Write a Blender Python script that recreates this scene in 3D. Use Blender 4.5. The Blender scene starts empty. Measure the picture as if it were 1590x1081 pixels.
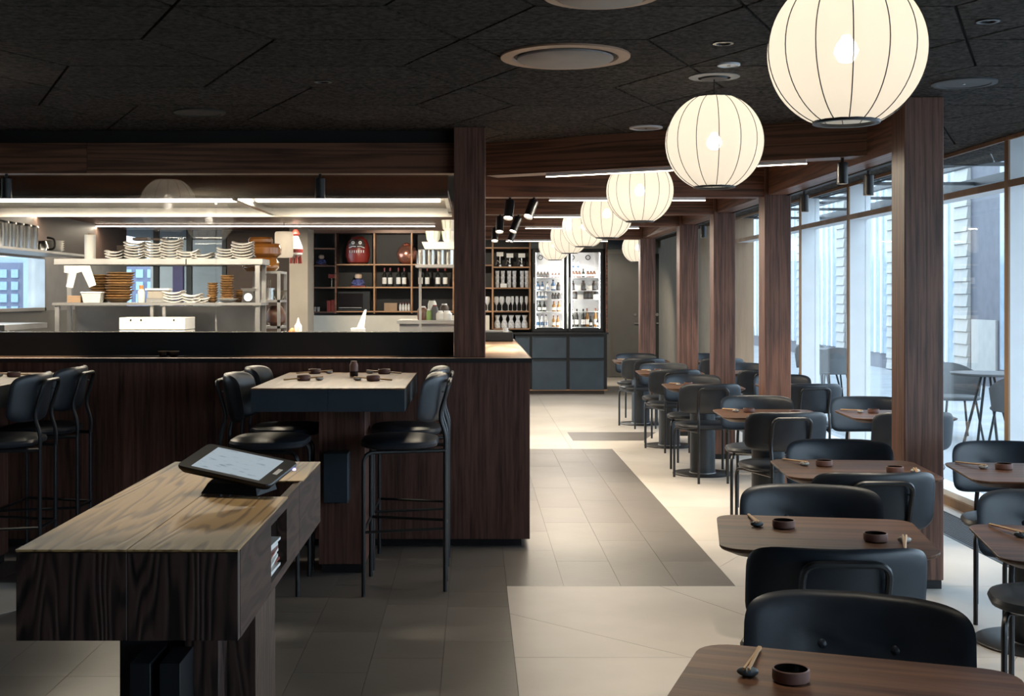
import bpy, bmesh, math, random
from mathutils import Vector, Matrix
random.seed(7)
PI = math.pi
scene = bpy.context.scene
C = scene.collection

# ------------------------------------------------------------------ camera
cam_d = bpy.data.cameras.new('camera'); cam = bpy.data.objects.new('camera', cam_d); C.objects.link(cam)
cam.location = (0, 0, 1.5); cam.rotation_euler = (PI/2, 0, 0)
cam_d.sensor_width = 36; cam_d.lens = 36*1930/1590
cam_d.shift_x = (795-737)/1590; cam_d.shift_y = -(540.5-460)/1590
cam_d.clip_end = 600
scene.camera = cam
# ------------------------------------------------------------------ world, exposure
w = bpy.data.worlds.new('overcast_sky'); scene.world = w; w.use_nodes = True
bg = w.node_tree.nodes['Background']
bg.inputs[0].default_value = (0.66, 0.84, 1.0, 1); bg.inputs[1].default_value = 2.7
vs = scene.view_settings
vs.view_transform = 'Standard'; vs.look = 'None'; vs.gamma = 1; vs.exposure = 0.8
vs.use_curve_mapping = False
scene.cycles.use_denoising = True
scene.cycles.max_bounces = 8; scene.cycles.transparent_max_bounces = 16
scene.cycles.sample_clamp_indirect = 4
scene.cycles.caustics_reflective = False; scene.cycles.caustics_refractive = False

CEIL = 2.52
WINX = 3.40

# ------------------------------------------------------------------ materials
MATS = {}
def newmat(name):
    m = bpy.data.materials.new(name); m.use_nodes = True
    MATS[name] = m
    nt = m.node_tree; b = nt.nodes['Principled BSDF']
    return m, nt, b
def N(nt, t, **kw):
    n = nt.nodes.new(t)
    for k, v in kw.items():
        if k.startswith('i_'):
            n.inputs[k[2:].replace('_', ' ')].default_value = v
        else: setattr(n, k, v)
    return n
def L(nt, a, b): nt.links.new(a, b)
def col(c): return (c[0], c[1], c[2], 1)
def plain(name, c, rough=.5, metal=0, noise=.12, nscale=6, bump=0, spec=.5, rand=0):
    m, nt, b = newmat(name)
    tc = N(nt, 'ShaderNodeTexCoord'); no = N(nt, 'ShaderNodeTexNoise')
    no.inputs['Scale'].default_value = nscale; no.inputs['Detail'].default_value = 5
    L(nt, tc.outputs['Object'], no.inputs['Vector'])
    r = N(nt, 'ShaderNodeValToRGB')
    r.color_ramp.elements[0].position = .3; r.color_ramp.elements[1].position = .7
    r.color_ramp.elements[0].color = col([x*(1-noise) for x in c]); r.color_ramp.elements[1].color = col([min(1, x*(1+noise)) for x in c])
    L(nt, no.outputs['Fac'], r.inputs['Fac'])
    out = r.outputs['Color']
    if rand:
        oi = N(nt, 'ShaderNodeObjectInfo'); hs = N(nt, 'ShaderNodeHueSaturation')
        mr = N(nt, 'ShaderNodeMapRange'); mr.inputs[3].default_value = 1-rand; mr.inputs[4].default_value = 1+rand
        L(nt, oi.outputs['Random'], mr.inputs[0]); L(nt, mr.outputs[0], hs.inputs['Value']); L(nt, out, hs.inputs['Color'])
        out = hs.outputs['Color']
    L(nt, out, b.inputs['Base Color'])
    b.inputs['Roughness'].default_value = rough; b.inputs['Metallic'].default_value = metal
    b.inputs['Specular IOR Level'].default_value = spec
    if bump:
        bp = N(nt, 'ShaderNodeBump'); bp.inputs['Strength'].default_value = bump; bp.inputs['Distance'].default_value = .01
        n2 = N(nt, 'ShaderNodeTexNoise'); n2.inputs['Scale'].default_value = nscale*12; n2.inputs['Detail'].default_value = 4
        L(nt, tc.outputs['Object'], n2.inputs['Vector']); L(nt, n2.outputs['Fac'], bp.inputs['Height']); L(nt, bp.outputs['Normal'], b.inputs['Normal'])
    return m
def wood(name, dark, light, axis, rings=26, sc=1.0, rough=.45, bump=.25, along=.16, ramp=(.22, .74), fw=.55, rw=.5, spec=.5):
    m, nt, b = newmat(name)
    tc = N(nt, 'ShaderNodeTexCoord'); mp = N(nt, 'ShaderNodeMapping')
    s = [sc]*3; s[axis] = sc*along
    mp.inputs['Scale'].default_value = s
    oi = N(nt, 'ShaderNodeObjectInfo'); va = N(nt, 'ShaderNodeVectorMath', operation='SCALE'); va.inputs[0].default_value = (7, 5, 9)
    L(nt, oi.outputs['Random'], va.inputs['Scale']); vadd = N(nt, 'ShaderNodeVectorMath', operation='ADD')
    L(nt, tc.outputs['Object'], mp.inputs['Vector']); L(nt, mp.outputs['Vector'], vadd.inputs[0]); L(nt, va.outputs[0], vadd.inputs[1])
    no = N(nt, 'ShaderNodeTexNoise'); no.inputs['Scale'].default_value = 3.2; no.inputs['Detail'].default_value = 2.5; no.inputs['Roughness'].default_value = .45
    L(nt, vadd.outputs[0], no.inputs['Vector'])
    mu = N(nt, 'ShaderNodeMath', operation='MULTIPLY'); mu.inputs[1].default_value = rings*2.2; L(nt, no.outputs['Fac'], mu.inputs[0])
    sn = N(nt, 'ShaderNodeMath', operation='SINE'); L(nt, mu.outputs[0], sn.inputs[0])
    ma = N(nt, 'ShaderNodeMath', operation='MULTIPLY_ADD'); ma.inputs[1].default_value = .5; ma.inputs[2].default_value = .5; L(nt, sn.outputs[0], ma.inputs[0])
    fine = N(nt, 'ShaderNodeTexNoise'); fine.inputs['Scale'].default_value = 60; fine.inputs['Detail'].default_value = 6; fine.inputs['Roughness'].default_value = .6
    mp2 = N(nt, 'ShaderNodeMapping'); s2 = [1]*3; s2[axis] = .06; mp2.inputs['Scale'].default_value = s2
    L(nt, tc.outputs['Object'], mp2.inputs['Vector']); L(nt, mp2.outputs['Vector'], fine.inputs['Vector'])
    mx = N(nt, 'ShaderNodeMath', operation='MULTIPLY_ADD'); mx.inputs[1].default_value = fw
    sub = N(nt, 'ShaderNodeMath', operation='MULTIPLY'); sub.inputs[1].default_value = rw; L(nt, ma.outputs[0], sub.inputs[0])
    L(nt, fine.outputs['Fac'], mx.inputs[0]); L(nt, sub.outputs[0], mx.inputs[2])
    r = N(nt, 'ShaderNodeValToRGB'); r.color_ramp.elements[0].position = ramp[0]; r.color_ramp.elements[1].position = ramp[1]
    r.color_ramp.elements[0].color = col(dark); r.color_ramp.elements[1].color = col(light)
    L(nt, mx.outputs[0], r.inputs['Fac'])
    hs = N(nt, 'ShaderNodeHueSaturation'); mr = N(nt, 'ShaderNodeMapRange'); mr.inputs[3].default_value = .85; mr.inputs[4].default_value = 1.15
    L(nt, oi.outputs['Random'], mr.inputs[0]); L(nt, mr.outputs[0], hs.inputs['Value']); L(nt, r.outputs['Color'], hs.inputs['Color'])
    L(nt, hs.outputs['Color'], b.inputs['Base Color']); b.inputs['Roughness'].default_value = rough; b.inputs['Specular IOR Level'].default_value = spec
    bp = N(nt, 'ShaderNodeBump'); bp.inputs['Strength'].default_value = bump; bp.inputs['Distance'].default_value = .003
    L(nt, mx.outputs[0], bp.inputs['Height']); L(nt, bp.outputs['Normal'], b.inputs['Normal'])
    return m
def emit(name, c, s):
    m, nt, b = newmat(name); b.inputs['Base Color'].default_value = col(c); b.inputs['Emission Color'].default_value = col(c); b.inputs['Emission Strength'].default_value = s
    return m
def pane(name, tint=(1, 1, 1), refl=1.0):
    m, nt, b = newmat(name); nt.nodes.remove(b)
    o = nt.nodes['Material Output']; t = N(nt, 'ShaderNodeBsdfTransparent'); t.inputs[0].default_value = col(tint)
    g = N(nt, 'ShaderNodeBsdfGlossy'); g.inputs['Roughness'].default_value = .01; g.inputs[0].default_value = (1, 1, 1, 1)
    fr = N(nt, 'ShaderNodeFresnel'); ge = N(nt, 'ShaderNodeNewGeometry'); mr = N(nt, 'ShaderNodeMapRange'); mr.inputs[3].default_value = 1.5; mr.inputs[4].default_value = 1/1.5
    L(nt, ge.outputs['Backfacing'], mr.inputs[0]); L(nt, mr.outputs[0], fr.inputs[0])
    mu = N(nt, 'ShaderNodeMath', operation='MULTIPLY'); mu.inputs[1].default_value = refl; mu.use_clamp = True; L(nt, fr.outputs[0], mu.inputs[0])
    mx = N(nt, 'ShaderNodeMixShader'); L(nt, mu.outputs[0], mx.inputs[0]); L(nt, t.outputs[0], mx.inputs[1]); L(nt, g.outputs[0], mx.inputs[2]); L(nt, mx.outputs[0], o.inputs[0])
    return m

W_POST = wood('stained_oak_vertical', (.042, .018, .012), (.185, .086, .056), 2, rings=15, sc=5.5, rough=.45, along=.03, fw=.85, rw=.24, ramp=(.28, .72))
W_BEAM = wood('stained_oak_beam', (.042, .018, .010), (.20, .088, .050), 0, rings=16, sc=4.5, rough=.45, along=.035, fw=.7)
W_BEAMY = wood('stained_oak_beam_long', (.042, .018, .010), (.20, .088, .050), 1, rings=16, sc=4.5, rough=.45, along=.035, fw=.7)
W_BAR = wood('stained_oak_panel', (.042, .018, .014), (.165, .078, .058), 2, rings=10, sc=6, rough=.5, along=.03, fw=.9, rw=.2, ramp=(.28, .72), spec=.35)
W_TOP = wood('walnut_top', (.034, .014, .008), (.135, .062, .033), 0, rings=12, sc=2.4, rough=.42, along=.05, spec=.28, fw=.8, rw=.35, ramp=(.25, .75))
W_ASH = wood('ash_top', (.10, .050, .017), (.42, .26, .105), 1, rings=40, sc=3.0, rough=.42, bump=.4, along=.06, ramp=(.2, .5))
W_ASHV = wood('dark_ash_vertical', (.007, .0035, .003), (.055, .028, .021), 2, rings=46, sc=3.0, rough=.45, bump=.5, along=.13, ramp=(.25, .62))
W_ASHS = wood('dark_ash_side', (.018, .008, .0065), (.058, .028, .021), 1, rings=26, sc=4.0, spec=.3, rough=.55, bump=.3, along=.14)
W_LEDGE = wood('ledge_wood', (.12, .062, .032), (.30, .17, .09), 0, rings=12, rough=.4)
W_BARTOP = wood('bar_top_wood', (.14, .075, .045), (.32, .20, .125), 1, rings=12, rough=.35)
W_SHELF = wood('shelf_oak', (.20, .095, .042), (.42, .22, .105), 0, rings=8, rough=.5)
W_CHOP = wood('chopstick_wood', (.45, .27, .13), (.62, .41, .22), 1, rings=4, rough=.5)
W_FRAME = wood('window_oak', (.21, .13, .075), (.33, .21, .125), 2, rings=6, rough=.5)
LEATHER = plain('black_leather', (.015, .020, .028), .39, noise=.2, nscale=14, bump=.02)
STEELB = plain('black_steel', (.010, .011, .013), .38, noise=.15)
BLACK = plain('matt_black', (.006, .0065, .0075), .6)
NAVY = plain('navy_linoleum', (.026, .040, .054), .42, noise=.2, nscale=3)
COLUMN = plain('dark_grey_column', (.028, .034, .040), .4, noise=.1)
TILE = plain('grey_stone_tile', (.145, .129, .116), .36, noise=.16, nscale=2.2, bump=.05, rand=.10)
TILEL = plain('beige_stone_tile', (.55, .50, .445), .40, noise=.09, nscale=1.8, bump=.05, rand=.04)
GROUT = plain('grout', (.115, .103, .092), .8)
CEILM = plain('wood_wool_panel', (.085, .074, .065), .95, noise=.75, nscale=45, bump=1.0, spec=.15, rand=.12)
CEILB = plain('ceiling_void', (.006, .006, .006), .9)
STEEL = plain('stainless_steel', (.60, .58, .54), .26, metal=1, noise=.05)
HOODM = plain('polished_hood', (.62, .58, .52), .14, metal=1, noise=.06, nscale=1.2, bump=.03)
STEELM = plain('brushed_steel', (.50, .50, .50), .38, metal=.9, noise=.1)
WHITE = plain('white_paint', (.80, .82, .84), .45, noise=.03)
CERAM = plain('white_ceramic', (.78, .76, .72), .25, noise=.03)
PAPER = plain('white_paper', (.85, .83, .78), .7, noise=.03)
BEIGE = plain('beige_plaster', (.33, .30, .255), .7, noise=.06)
CREAM = plain('cream_tile', (.66, .59, .49), .5, noise=.05)
GREYW = plain('grey_paint', (.10, .098, .092), .55, noise=.05)
DOORM = plain('dark_door', (.12, .115, .108), .45, noise=.05)
DOORB = plain('black_door', (.03, .029, .027), .45)
PETROL = plain('petrol_cabinet', (.038, .060, .082), .42, noise=.15, nscale=5)
CLAY = plain('brown_clay', (.15, .075, .06), .5, noise=.1)
GLAZE = plain('dark_glaze', (.012, .009, .009), .12)
STONE = plain('pebble', (.42, .41, .38), .5, noise=.35, nscale=40)
STONED = plain('dark_pebble', (.10, .13, .15), .4, noise=.35, nscale=40)
BASKET = plain('brown_bowl', (.26, .145, .055), .5, noise=.4, nscale=18, rand=.35)
AMBER = plain('amber_glass', (.34, .13, .025), .12, noise=.2)
RED = plain('red_lacquer', (.20, .022, .016), .35, noise=.2)
DKBR = plain('dark_brown', (.045, .028, .022), .5)
BROWN = plain('brown_pot', (.13, .055, .03), .35)
BOTD = plain('dark_bottle_glass', (.012, .014, .012), .12)
BOTB = plain('blue_bottle_glass', (.06, .12, .22), .15)
BOTA = plain('amber_bottle_glass', (.30, .14, .03), .15)
CLEARG = plain('clear_glassware', (.62, .62, .62), .08, noise=.3, nscale=30)
GREEN = plain('green_label', (.22, .34, .10), .5)
ORANGE = plain('orange_plastic', (.70, .20, .06), .4)
CARD = plain('cardboard', (.36, .24, .15), .8)
SKIN = plain('painted_face', (.62, .45, .33), .5)
BLUEP = plain('blue_paint', (.07, .08, .22), .5)
COPPER = plain('copper', (.62, .27, .19), .22, metal=.8)
PLASTIC = plain('translucent_plastic', (.62, .62, .58), .3)
HEDGE = plain('dark_foliage', (.012, .03, .025), .8)
BLDG = plain('mauve_brick_facade', (.17, .18, .25), .9, noise=.04)
BLDW = plain('far_window', (.30, .42, .52), .5)
EXTG = plain('paving', (.30, .32, .34), .8, noise=.1, nscale=2)
SIDING = plain('pale_siding', (.42, .41, .39), .8, noise=.06)
EXTD = plain('dark_facade', (.10, .105, .13), .5)
EXTGL = plain('facade_glass', (.32, .40, .47), .08, noise=.1)
CHALK = plain('chalk_mark', (.6, .58, .55), .7)
PGLASS = pane('window_glass', (.985, .995, 1), .5)
KGLASS = pane('kitchen_glass', (.98, .98, .975), 1.5)
FGLASS = pane('fridge_glass', (.98, .98, .98), .5)
LED = emit('led_strip', (1.0, .86, .66), 9)
LEDK = emit('kitchen_led', (1.0, .90, .74), 8)
LENS = emit('spot_lens', (1.0, .86, .66), 12)
BULB = emit('bulb', (1.0, .90, .74), 30)
FRLED = emit('fridge_led', (1.0, .95, .86), 30)
def filter_mat():
    m, nt, b = newmat('lit_hood_filter')
    tc = N(nt, 'ShaderNodeTexCoord'); v = N(nt, 'ShaderNodeTexVoronoi'); v.inputs['Scale'].default_value = 22; v.inputs['Randomness'].default_value = 0
    L(nt, tc.outputs['Object'], v.inputs['Vector'])
    r = N(nt, 'ShaderNodeValToRGB'); r.color_ramp.interpolation = 'CONSTANT'
    r.color_ramp.elements[0].color = (.12, .11, .1, 1); r.color_ramp.elements[1].position = .22; r.color_ramp.elements[1].color = (.72, .7, .64, 1)
    L(nt, v.outputs['Distance'], r.inputs['Fac']); L(nt, r.outputs['Color'], b.inputs['Base Color'])
    b.inputs['Roughness'].default_value = .35; b.inputs['Metallic'].default_value = .5
    return m
FILTER = filter_mat()
def shade_mat():
    m, nt, b = newmat('lantern_fabric'); nt.nodes.remove(b); o = nt.nodes['Material Output']
    tc = N(nt, 'ShaderNodeTexCoord'); no = N(nt, 'ShaderNodeTexNoise'); no.inputs['Scale'].default_value = 90; no.inputs['Detail'].default_value = 3
    L(nt, tc.outputs['Object'], no.inputs['Vector'])
    r = N(nt, 'ShaderNodeValToRGB'); r.color_ramp.elements[0].color = (.80, .71, .58, 1); r.color_ramp.elements[1].color = (.92, .84, .71, 1)
    L(nt, no.outputs['Fac'], r.inputs['Fac'])
    e = N(nt, 'ShaderNodeEmission'); e.inputs[1].default_value = .05; L(nt, r.outputs['Color'], e.inputs[0])
    d = N(nt, 'ShaderNodeBsdfDiffuse'); d.inputs[0].default_value = (.50, .48, .44, 1)
    tl = N(nt, 'ShaderNodeBsdfTranslucent'); tl.inputs[0].default_value = (.70, .66, .60, 1)
    a0 = N(nt, 'ShaderNodeMixShader'); a0.inputs[0].default_value = .75; L(nt, d.outputs[0], a0.inputs[1]); L(nt, tl.outputs[0], a0.inputs[2])
    a = N(nt, 'ShaderNodeAddShader'); L(nt, e.outputs[0], a.inputs[0]); L(nt, a0.outputs[0], a.inputs[1])
    t = N(nt, 'ShaderNodeBsdfTransparent'); mx = N(nt, 'ShaderNodeMixShader'); mx.inputs[0].default_value = .10
    L(nt, a.outputs[0], mx.inputs[1]); L(nt, t.outputs[0], mx.inputs[2]); L(nt, mx.outputs[0], o.inputs[0])
    return m
SHADE = shade_mat()
def screen_mat():
    m, nt, b = newmat('tablet_screen')
    tc = N(nt, 'ShaderNodeTexCoord'); no = N(nt, 'ShaderNodeTexNoise'); mp = N(nt, 'ShaderNodeMapping'); mp.inputs['Scale'].default_value = (14, 50, 1)
    no.inputs['Scale'].default_value = 1.6; L(nt, tc.outputs['Object'], mp.inputs['Vector']); L(nt, mp.outputs['Vector'], no.inputs['Vector'])
    r = N(nt, 'ShaderNodeValToRGB'); r.color_ramp.elements[0].position = .30; r.color_ramp.elements[1].position = .42
    r.color_ramp.elements[0].color = (.25, .31, .36, 1); r.color_ramp.elements[1].color = (.44, .52, .57, 1)
    L(nt, no.outputs['Fac'], r.inputs['Fac']); L(nt, r.outputs['Color'], b.inputs['Emission Color']); b.inputs['Emission Strength'].default_value = .45
    b.inputs['Base Color'].default_value = (.02, .02, .02, 1); b.inputs['Roughness'].default_value = .15
    return m
SCREEN = screen_mat()

# ------------------------------------------------------------------ mesh helpers
class MB:
    def __init__(s): s.bm = bmesh.new()
    def box(s, x0, x1, y0, y1, z0, z1, bev=0, M=None):
        b2 = bmesh.new()
        bmesh.ops.create_cube(b2, size=1, matrix=Matrix.Translation(((x0+x1)/2, (y0+y1)/2, (z0+z1)/2)) @ Matrix.Diagonal((abs(x1-x0), abs(y1-y0), abs(z1-z0), 1)))
        if bev: bmesh.ops.bevel(b2, geom=b2.edges[:], offset=bev, segments=1, affect='EDGES')
        if M: b2.transform(M)
        s._join(b2); return s
    def _join(s, b2):
        mp = {v: s.bm.verts.new(v.co) for v in b2.verts}
        for f in b2.faces:
            try: nf = s.bm.faces.new([mp[v] for v in f.verts]); nf.smooth = f.smooth
            except ValueError: pass
        b2.free()
    def rings(s, rings, cap0=True, cap1=True, closed=True):
        R = [[s.bm.verts.new(p) for p in r] for r in rings]
        n = len(R[0])
        for a, b in zip(R, R[1:]):
            for i in range(n if closed else n-1):
                j = (i+1) % n
                s.bm.faces.new((a[i], a[j], b[j], b[i]))
        if cap0: s.bm.faces.new(R[0][::-1])
        if cap1: s.bm.faces.new(R[-1])
        return s
    def lathe(s, prof, n=20, c=(0, 0, 0), cap0=True, cap1=True):
        return s.rings([[(c[0]+r*math.cos(2*PI*i/n), c[1]+r*math.sin(2*PI*i/n), c[2]+z) for i in range(n)] for r, z in prof], cap0, cap1)
    def tube(s, pts, r, n=8, r1=None):
        pts = [Vector(p) for p in pts]; rings = []
        t = (pts[1]-pts[0]).normalized(); u = t.orthogonal().normalized()
        m = len(pts)
        for i, p in enumerate(pts):
            if i == 0: d = pts[1]-pts[0]
            elif i == m-1: d = pts[-1]-pts[-2]
            else: d = (pts[i+1]-pts[i]).normalized()+(pts[i]-pts[i-1]).normalized()
            d.normalize(); u = (u-d*u.dot(d)).normalized(); v = d.cross(u)
            rr = r if r1 is None else r+(r1-r)*i/(m-1)
            rings.append([p+(u*math.cos(2*PI*k/n)+v*math.sin(2*PI*k/n))*rr for k in range(n)])
        return s.rings(rings)
    def prism(s, poly, z0, z1):
        return s.rings([[(x, y, z0) for x, y in poly], [(x, y, z1) for x, y in poly]])
    def build(s, name, mat, parent=None, loc=None, rz=None, smooth=False):
        bmesh.ops.recalc_face_normals(s.bm, faces=s.bm.faces)
        me = bpy.data.meshes.new(name); s.bm.to_mesh(me); s.bm.free()
        me.materials.append(mat)
        if smooth:
            me.polygons.foreach_set('use_smooth', [True]*len(me.polygons))
            try: me.set_sharp_from_angle(angle=math.radians(40))
            except Exception: pass
        o = bpy.data.objects.new(name, me); C.objects.link(o); o.parent = parent
        if loc: o.location = loc
        if rz is not None: o.rotation_euler = (0, 0, rz)
        return o
def fillet(pts, r, k=5):
    pts = [Vector(p) for p in pts]; out = [pts[0]]
    for a, b, c in zip(pts, pts[1:], pts[2:]):
        d0 = (a-b); d1 = (c-b); rr = min(r, d0.length*.49, d1.length*.49)
        p0 = b+d0.normalized()*rr; p1 = b+d1.normalized()*rr
        for i in range(k+1):
            t = i/k; out.append((1-t)**2*p0+2*t*(1-t)*b+t*t*p1)
    out.append(pts[-1]); return out
def rrect(wd, d, r, k=5):
    out = []
    for cx, cy, a0 in ((wd/2-r, d/2-r, 0), (-wd/2+r, d/2-r, PI/2), (-wd/2+r, -d/2+r, PI), (wd/2-r, -d/2+r, 1.5*PI)):
        for i in range(k+1):
            a = a0+PI/2*i/k; out.append((cx+r*math.cos(a), cy+r*math.sin(a)))
    return out
def tag(o, label=None, cat=None, group=None, kind=None):
    if label: o['label'] = label
    if cat: o['category'] = cat
    if group: o['group'] = group
    if kind: o['kind'] = kind
    return o
def thing(name, label, cat, loc=(0, 0, 0), rz=0, group=None):
    o = bpy.data.objects.new(name, None); C.objects.link(o); o.empty_display_size = .1
    o.location = loc; o.rotation_euler = (0, 0, rz); return tag(o, label, cat, group)
KIDS = {}
def copy_tree(o, parent=None):
    c = o.copy(); C.objects.link(c); c.parent = parent
    for ch in list(o.children):
        copy_tree(ch, c)
    return c
USED = set()
def place(proto, loc, rz=0, label=None, group=None, scale=None):
    if proto.name in USED: o = copy_tree(proto)
    else: USED.add(proto.name); o = proto
    o.location = loc; o.rotation_euler = (0, 0, rz)
    if scale: o.scale = scale if not isinstance(scale, (int, float)) else (scale,)*3
    else: o.scale = (1, 1, 1)
    tag(o, label, None, group); 
    return o
def struct(name, mb, mat, parent=None, smooth=False):
    o = mb.build(name, mat, parent, smooth=smooth)
    if parent is None: o['kind'] = 'structure'
    return o
def B(*a, **k): return MB().box(*a, **k)
ORD = ['first', 'second', 'third', 'fourth', 'fifth', 'sixth', 'seventh', 'eighth', 'ninth', 'tenth', 'eleventh', 'twelfth', 'thirteenth', 'fourteenth', 'fifteenth', 'sixteenth']
def D(px, Y): return (px-737)*Y/1930          # metres to the right of the view axis at depth Y
def HT(py, Y): return 1.5-(py-460)*Y/1930     # height above the floor at depth Y
def spot_light(name, loc, target, power, size=.6, blend=.5, c=(1, .88, .70), radius=.03):
    l = bpy.data.lights.new(name, 'SPOT'); l.energy = power; l.color = c; l.spot_size = size; l.spot_blend = blend; l.shadow_soft_size = radius
    o = bpy.data.objects.new(name, l); C.objects.link(o); o.location = loc
    o.rotation_euler = (Vector(target)-Vector(loc)).to_track_quat('-Z', 'Y').to_euler(); return o
def area_light(name, loc, sx, sy, power, c=(1, .86, .66), rot=(0, 0, 0)):
    l = bpy.data.lights.new(name, 'AREA'); l.shape = 'RECTANGLE'; l.size = sx; l.size_y = sy; l.energy = power; l.color = c
    o = bpy.data.objects.new(name, l); C.objects.link(o); o.location = loc; o.rotation_euler = rot; return o

# ================================================================== SETTING
def clip(poly, p, n, keep):
    out = []
    for a, b in zip(poly, poly[1:]+poly[:1]):
        da = (a[0]-p[0])*n[0]+(a[1]-p[1])*n[1]; db = (b[0]-p[0])*n[0]+(b[1]-p[1])*n[1]
        if keep < 0: da, db = -da, -db
        if da >= 0: out.append(a)
        if (da > 0 and db < 0) or (da < 0 and db > 0):
            t = da/(da-db); out.append((a[0]+(b[0]-a[0])*t, a[1]+(b[1]-a[1])*t))
    return out
def parea(p): return sum(a[0]*b[1]-b[0]*a[1] for a, b in zip(p, p[1:]+p[:1]))/2
def inset(poly, g):
    if parea(poly) < 0: poly = poly[::-1]
    out = poly[:]
    for a, b in zip(poly, poly[1:]+poly[:1]):
        dx, dy = b[0]-a[0], b[1]-a[1]; l = math.hypot(dx, dy)
        if l < 1e-6: continue
        n = (-dy/l, dx/l); out = clip(out, (a[0]+n[0]*g, a[1]+n[1]*g), n, 1)
        if len(out) < 3: return []
    res = []
    for p in out:
        if not res or math.hypot(p[0]-res[-1][0], p[1]-res[-1][1]) > 1e-4: res.append(p)
    if len(res) > 2 and math.hypot(res[0][0]-res[-1][0], res[0][1]-res[-1][1]) < 1e-4: res.pop()
    return res if len(res) > 2 else []
def splits(polys, p, ang, cond=None):
    n = (-math.sin(ang), math.cos(ang)); out = []
    for q in polys:
        if cond and not cond(q): out.append(q); continue
        for k in (1, -1):
            c = clip(q, p, n, k)
            if len(c) > 2 and abs(parea(c)) > .004: out.append(c)
    return out

floor = struct('floor', B(-6, WINX+.2, -4, 23.3, -.12, -.003), GROUT)
def tile(poly, mat, g=.0018, top=0):
    q = inset(poly, g)
    if q: MB().prism(q, -.02, top).build('tile', mat, floor)
# grey tiles in .296 wide strips in front of the bar (running lengths)
tiles = {}
def gtile(x0, x1, y0, y1):
    key = (round(x1-x0, 3), round(y1-y0, 3))
    if key in tiles:
        o = tiles[key].copy(); C.objects.link(o); o.parent = floor
    else:
        q = inset([(0, 0), (x1-x0, 0), (x1-x0, y1-y0), (0, y1-y0)], .0009)
        o = MB().prism(q, -.02, 0).build('tile', TILE, floor); tiles[key] = o
    o.location = (x0, y0, 0)
for c in range(11):
    x1 = .165-.296*c; x0 = x1-.296
    y = 3.9+[.0, .35, .15, .5, .22, .4, .1, .3, .55, .05, .45][c]
    lens = [.6, .9, .6, .3, .6, .9, .3, .6]
    gtile(x0, x1, 3.6, y)
    k = c*3
    while y < 7.5:
        l = lens[k % 8]; k += 1
        y2 = min(y+l, 7.5)
        if y2-y > .03: gtile(x0, x1, y, y2)
        y = y2
for c in range(4):
    x0 = .165+.296*c; y = 6.43; k = c
    while y < 12.2:
        l = [.9, .6, 1.2, .6, .9, 1.2][k % 6]; k += 1; y2 = min(y+l, 12.2)
        if y2-y > .03: gtile(x0, x0+.296, y, y2)
        y = y2
# pale tiles with oblique joints
near = [[(.165, 3.6), (2.95, 3.6), (2.95, 6.43), (.165, 6.43)]]
near = splits(near, (.19, 5.85), math.atan2(-.70, .715))
near = splits(near, (0, 5.16), 0, lambda q: max(p[0] for p in q) < 2.0 or True)
near = splits(near, (1.10, 6.16), math.radians(-62), lambda q: min(p[1] for p in q) > 5.1 and max(p[0] for p in q) > .9)
near = splits(near, (1.9, 4.6), math.radians(58))
near = splits(near, (2.3, 5.9), math.radians(-20), lambda q: min(p[0] for p in q) > 1.0)
mid = [[(1.349, 6.43), (2.95, 6.43), (2.95, 12.2), (1.349, 12.2)]]
for yy in (7.63, 8.83, 10.03, 11.23): mid = splits(mid, (0, yy), math.radians(0 if yy < 9 else 0))
mid = splits(mid, (2.0, 8), math.radians(60)); mid = splits(mid, (2.2, 10.6), math.radians(-60))
far = [[(.165, 12.2), (2.95, 12.2), (2.95, 23.2), (.165, 23.2)]]
for yy in (13.9, 15.4, 17.2, 19.4): far = splits(far, (0, yy), 0)
far = splits(far, (.95, 14), PI/2); far = splits(far, (1.9, 15), math.radians(60))
for q in near+mid: tile(q, TILEL, .0013)
for k, q in enumerate(far):
    cx_ = sum(p[0] for p in q)/len(q); cy_ = sum(p[1] for p in q)/len(q)
    tile(q, TILEL, .0013)
tile([(1.02, 12.9), (1.75, 12.9), (2.0, 13.7), (1.02, 13.7)], TILE, 0, .0012)
tile([(3.28, 3.6), (3.42, 3.6), (3.42, 23.2), (3.28, 23.2)], TILEL)
tile([(-3.1, 5.8), (-2.28, 5.8), (-2.10, 6.05), (-2.10, 6.5), (-3.1, 6.5)], TILEL, 0, .0012)
near_l = [[(.165, -3.9), (2.95, -3.9), (2.95, 3.6), (.165, 3.6)]]
for q in splits(near_l, (0, 1.5), 0): tile(q, TILEL)
# floor grille along the windows
gr = thing('floor_grille', 'long black slatted floor grille under the tall windows', 'floor grille')
m = MB()
for i in range(15):
    x = 2.965+i*.0215
    m.box(x, x+.010, 3.0, 16.3, -.016, .0)
m.build('slat', STEELB, gr)
m = MB(); m.box(2.952, 2.962, 3.0, 16.3, -.016, .001); m.box(3.268, 3.278, 3.0, 16.3, -.016, .001); m.build('frame', STEELB, gr)
for o in gr.children:
    if o.name.startswith('slat'): o['kind'] = 'stuff'

# ceiling of dark wood-wool panels: diamonds and slanted panels
ceil = struct('ceiling', B(-6, WINX+.3, -4, 23.3, CEIL+.02, CEIL+.15), CEILB)
RY0, DR, XC0, DX, HW = 4.94, .568, -1.06, 1.005, .265
def cpanel(poly):
    q = inset(poly, .0065)
    if q: MB().prism(q, CEIL, CEIL+.022).build('panel', CEILM, ceil)
def edge(c, r):     # boundary x offset of column c at row r (diamond half width)
    return HW if (c+r) % 2 == 0 else 0
COLS = range(-4, 6); ROWS = range(-4, 9)
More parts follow.
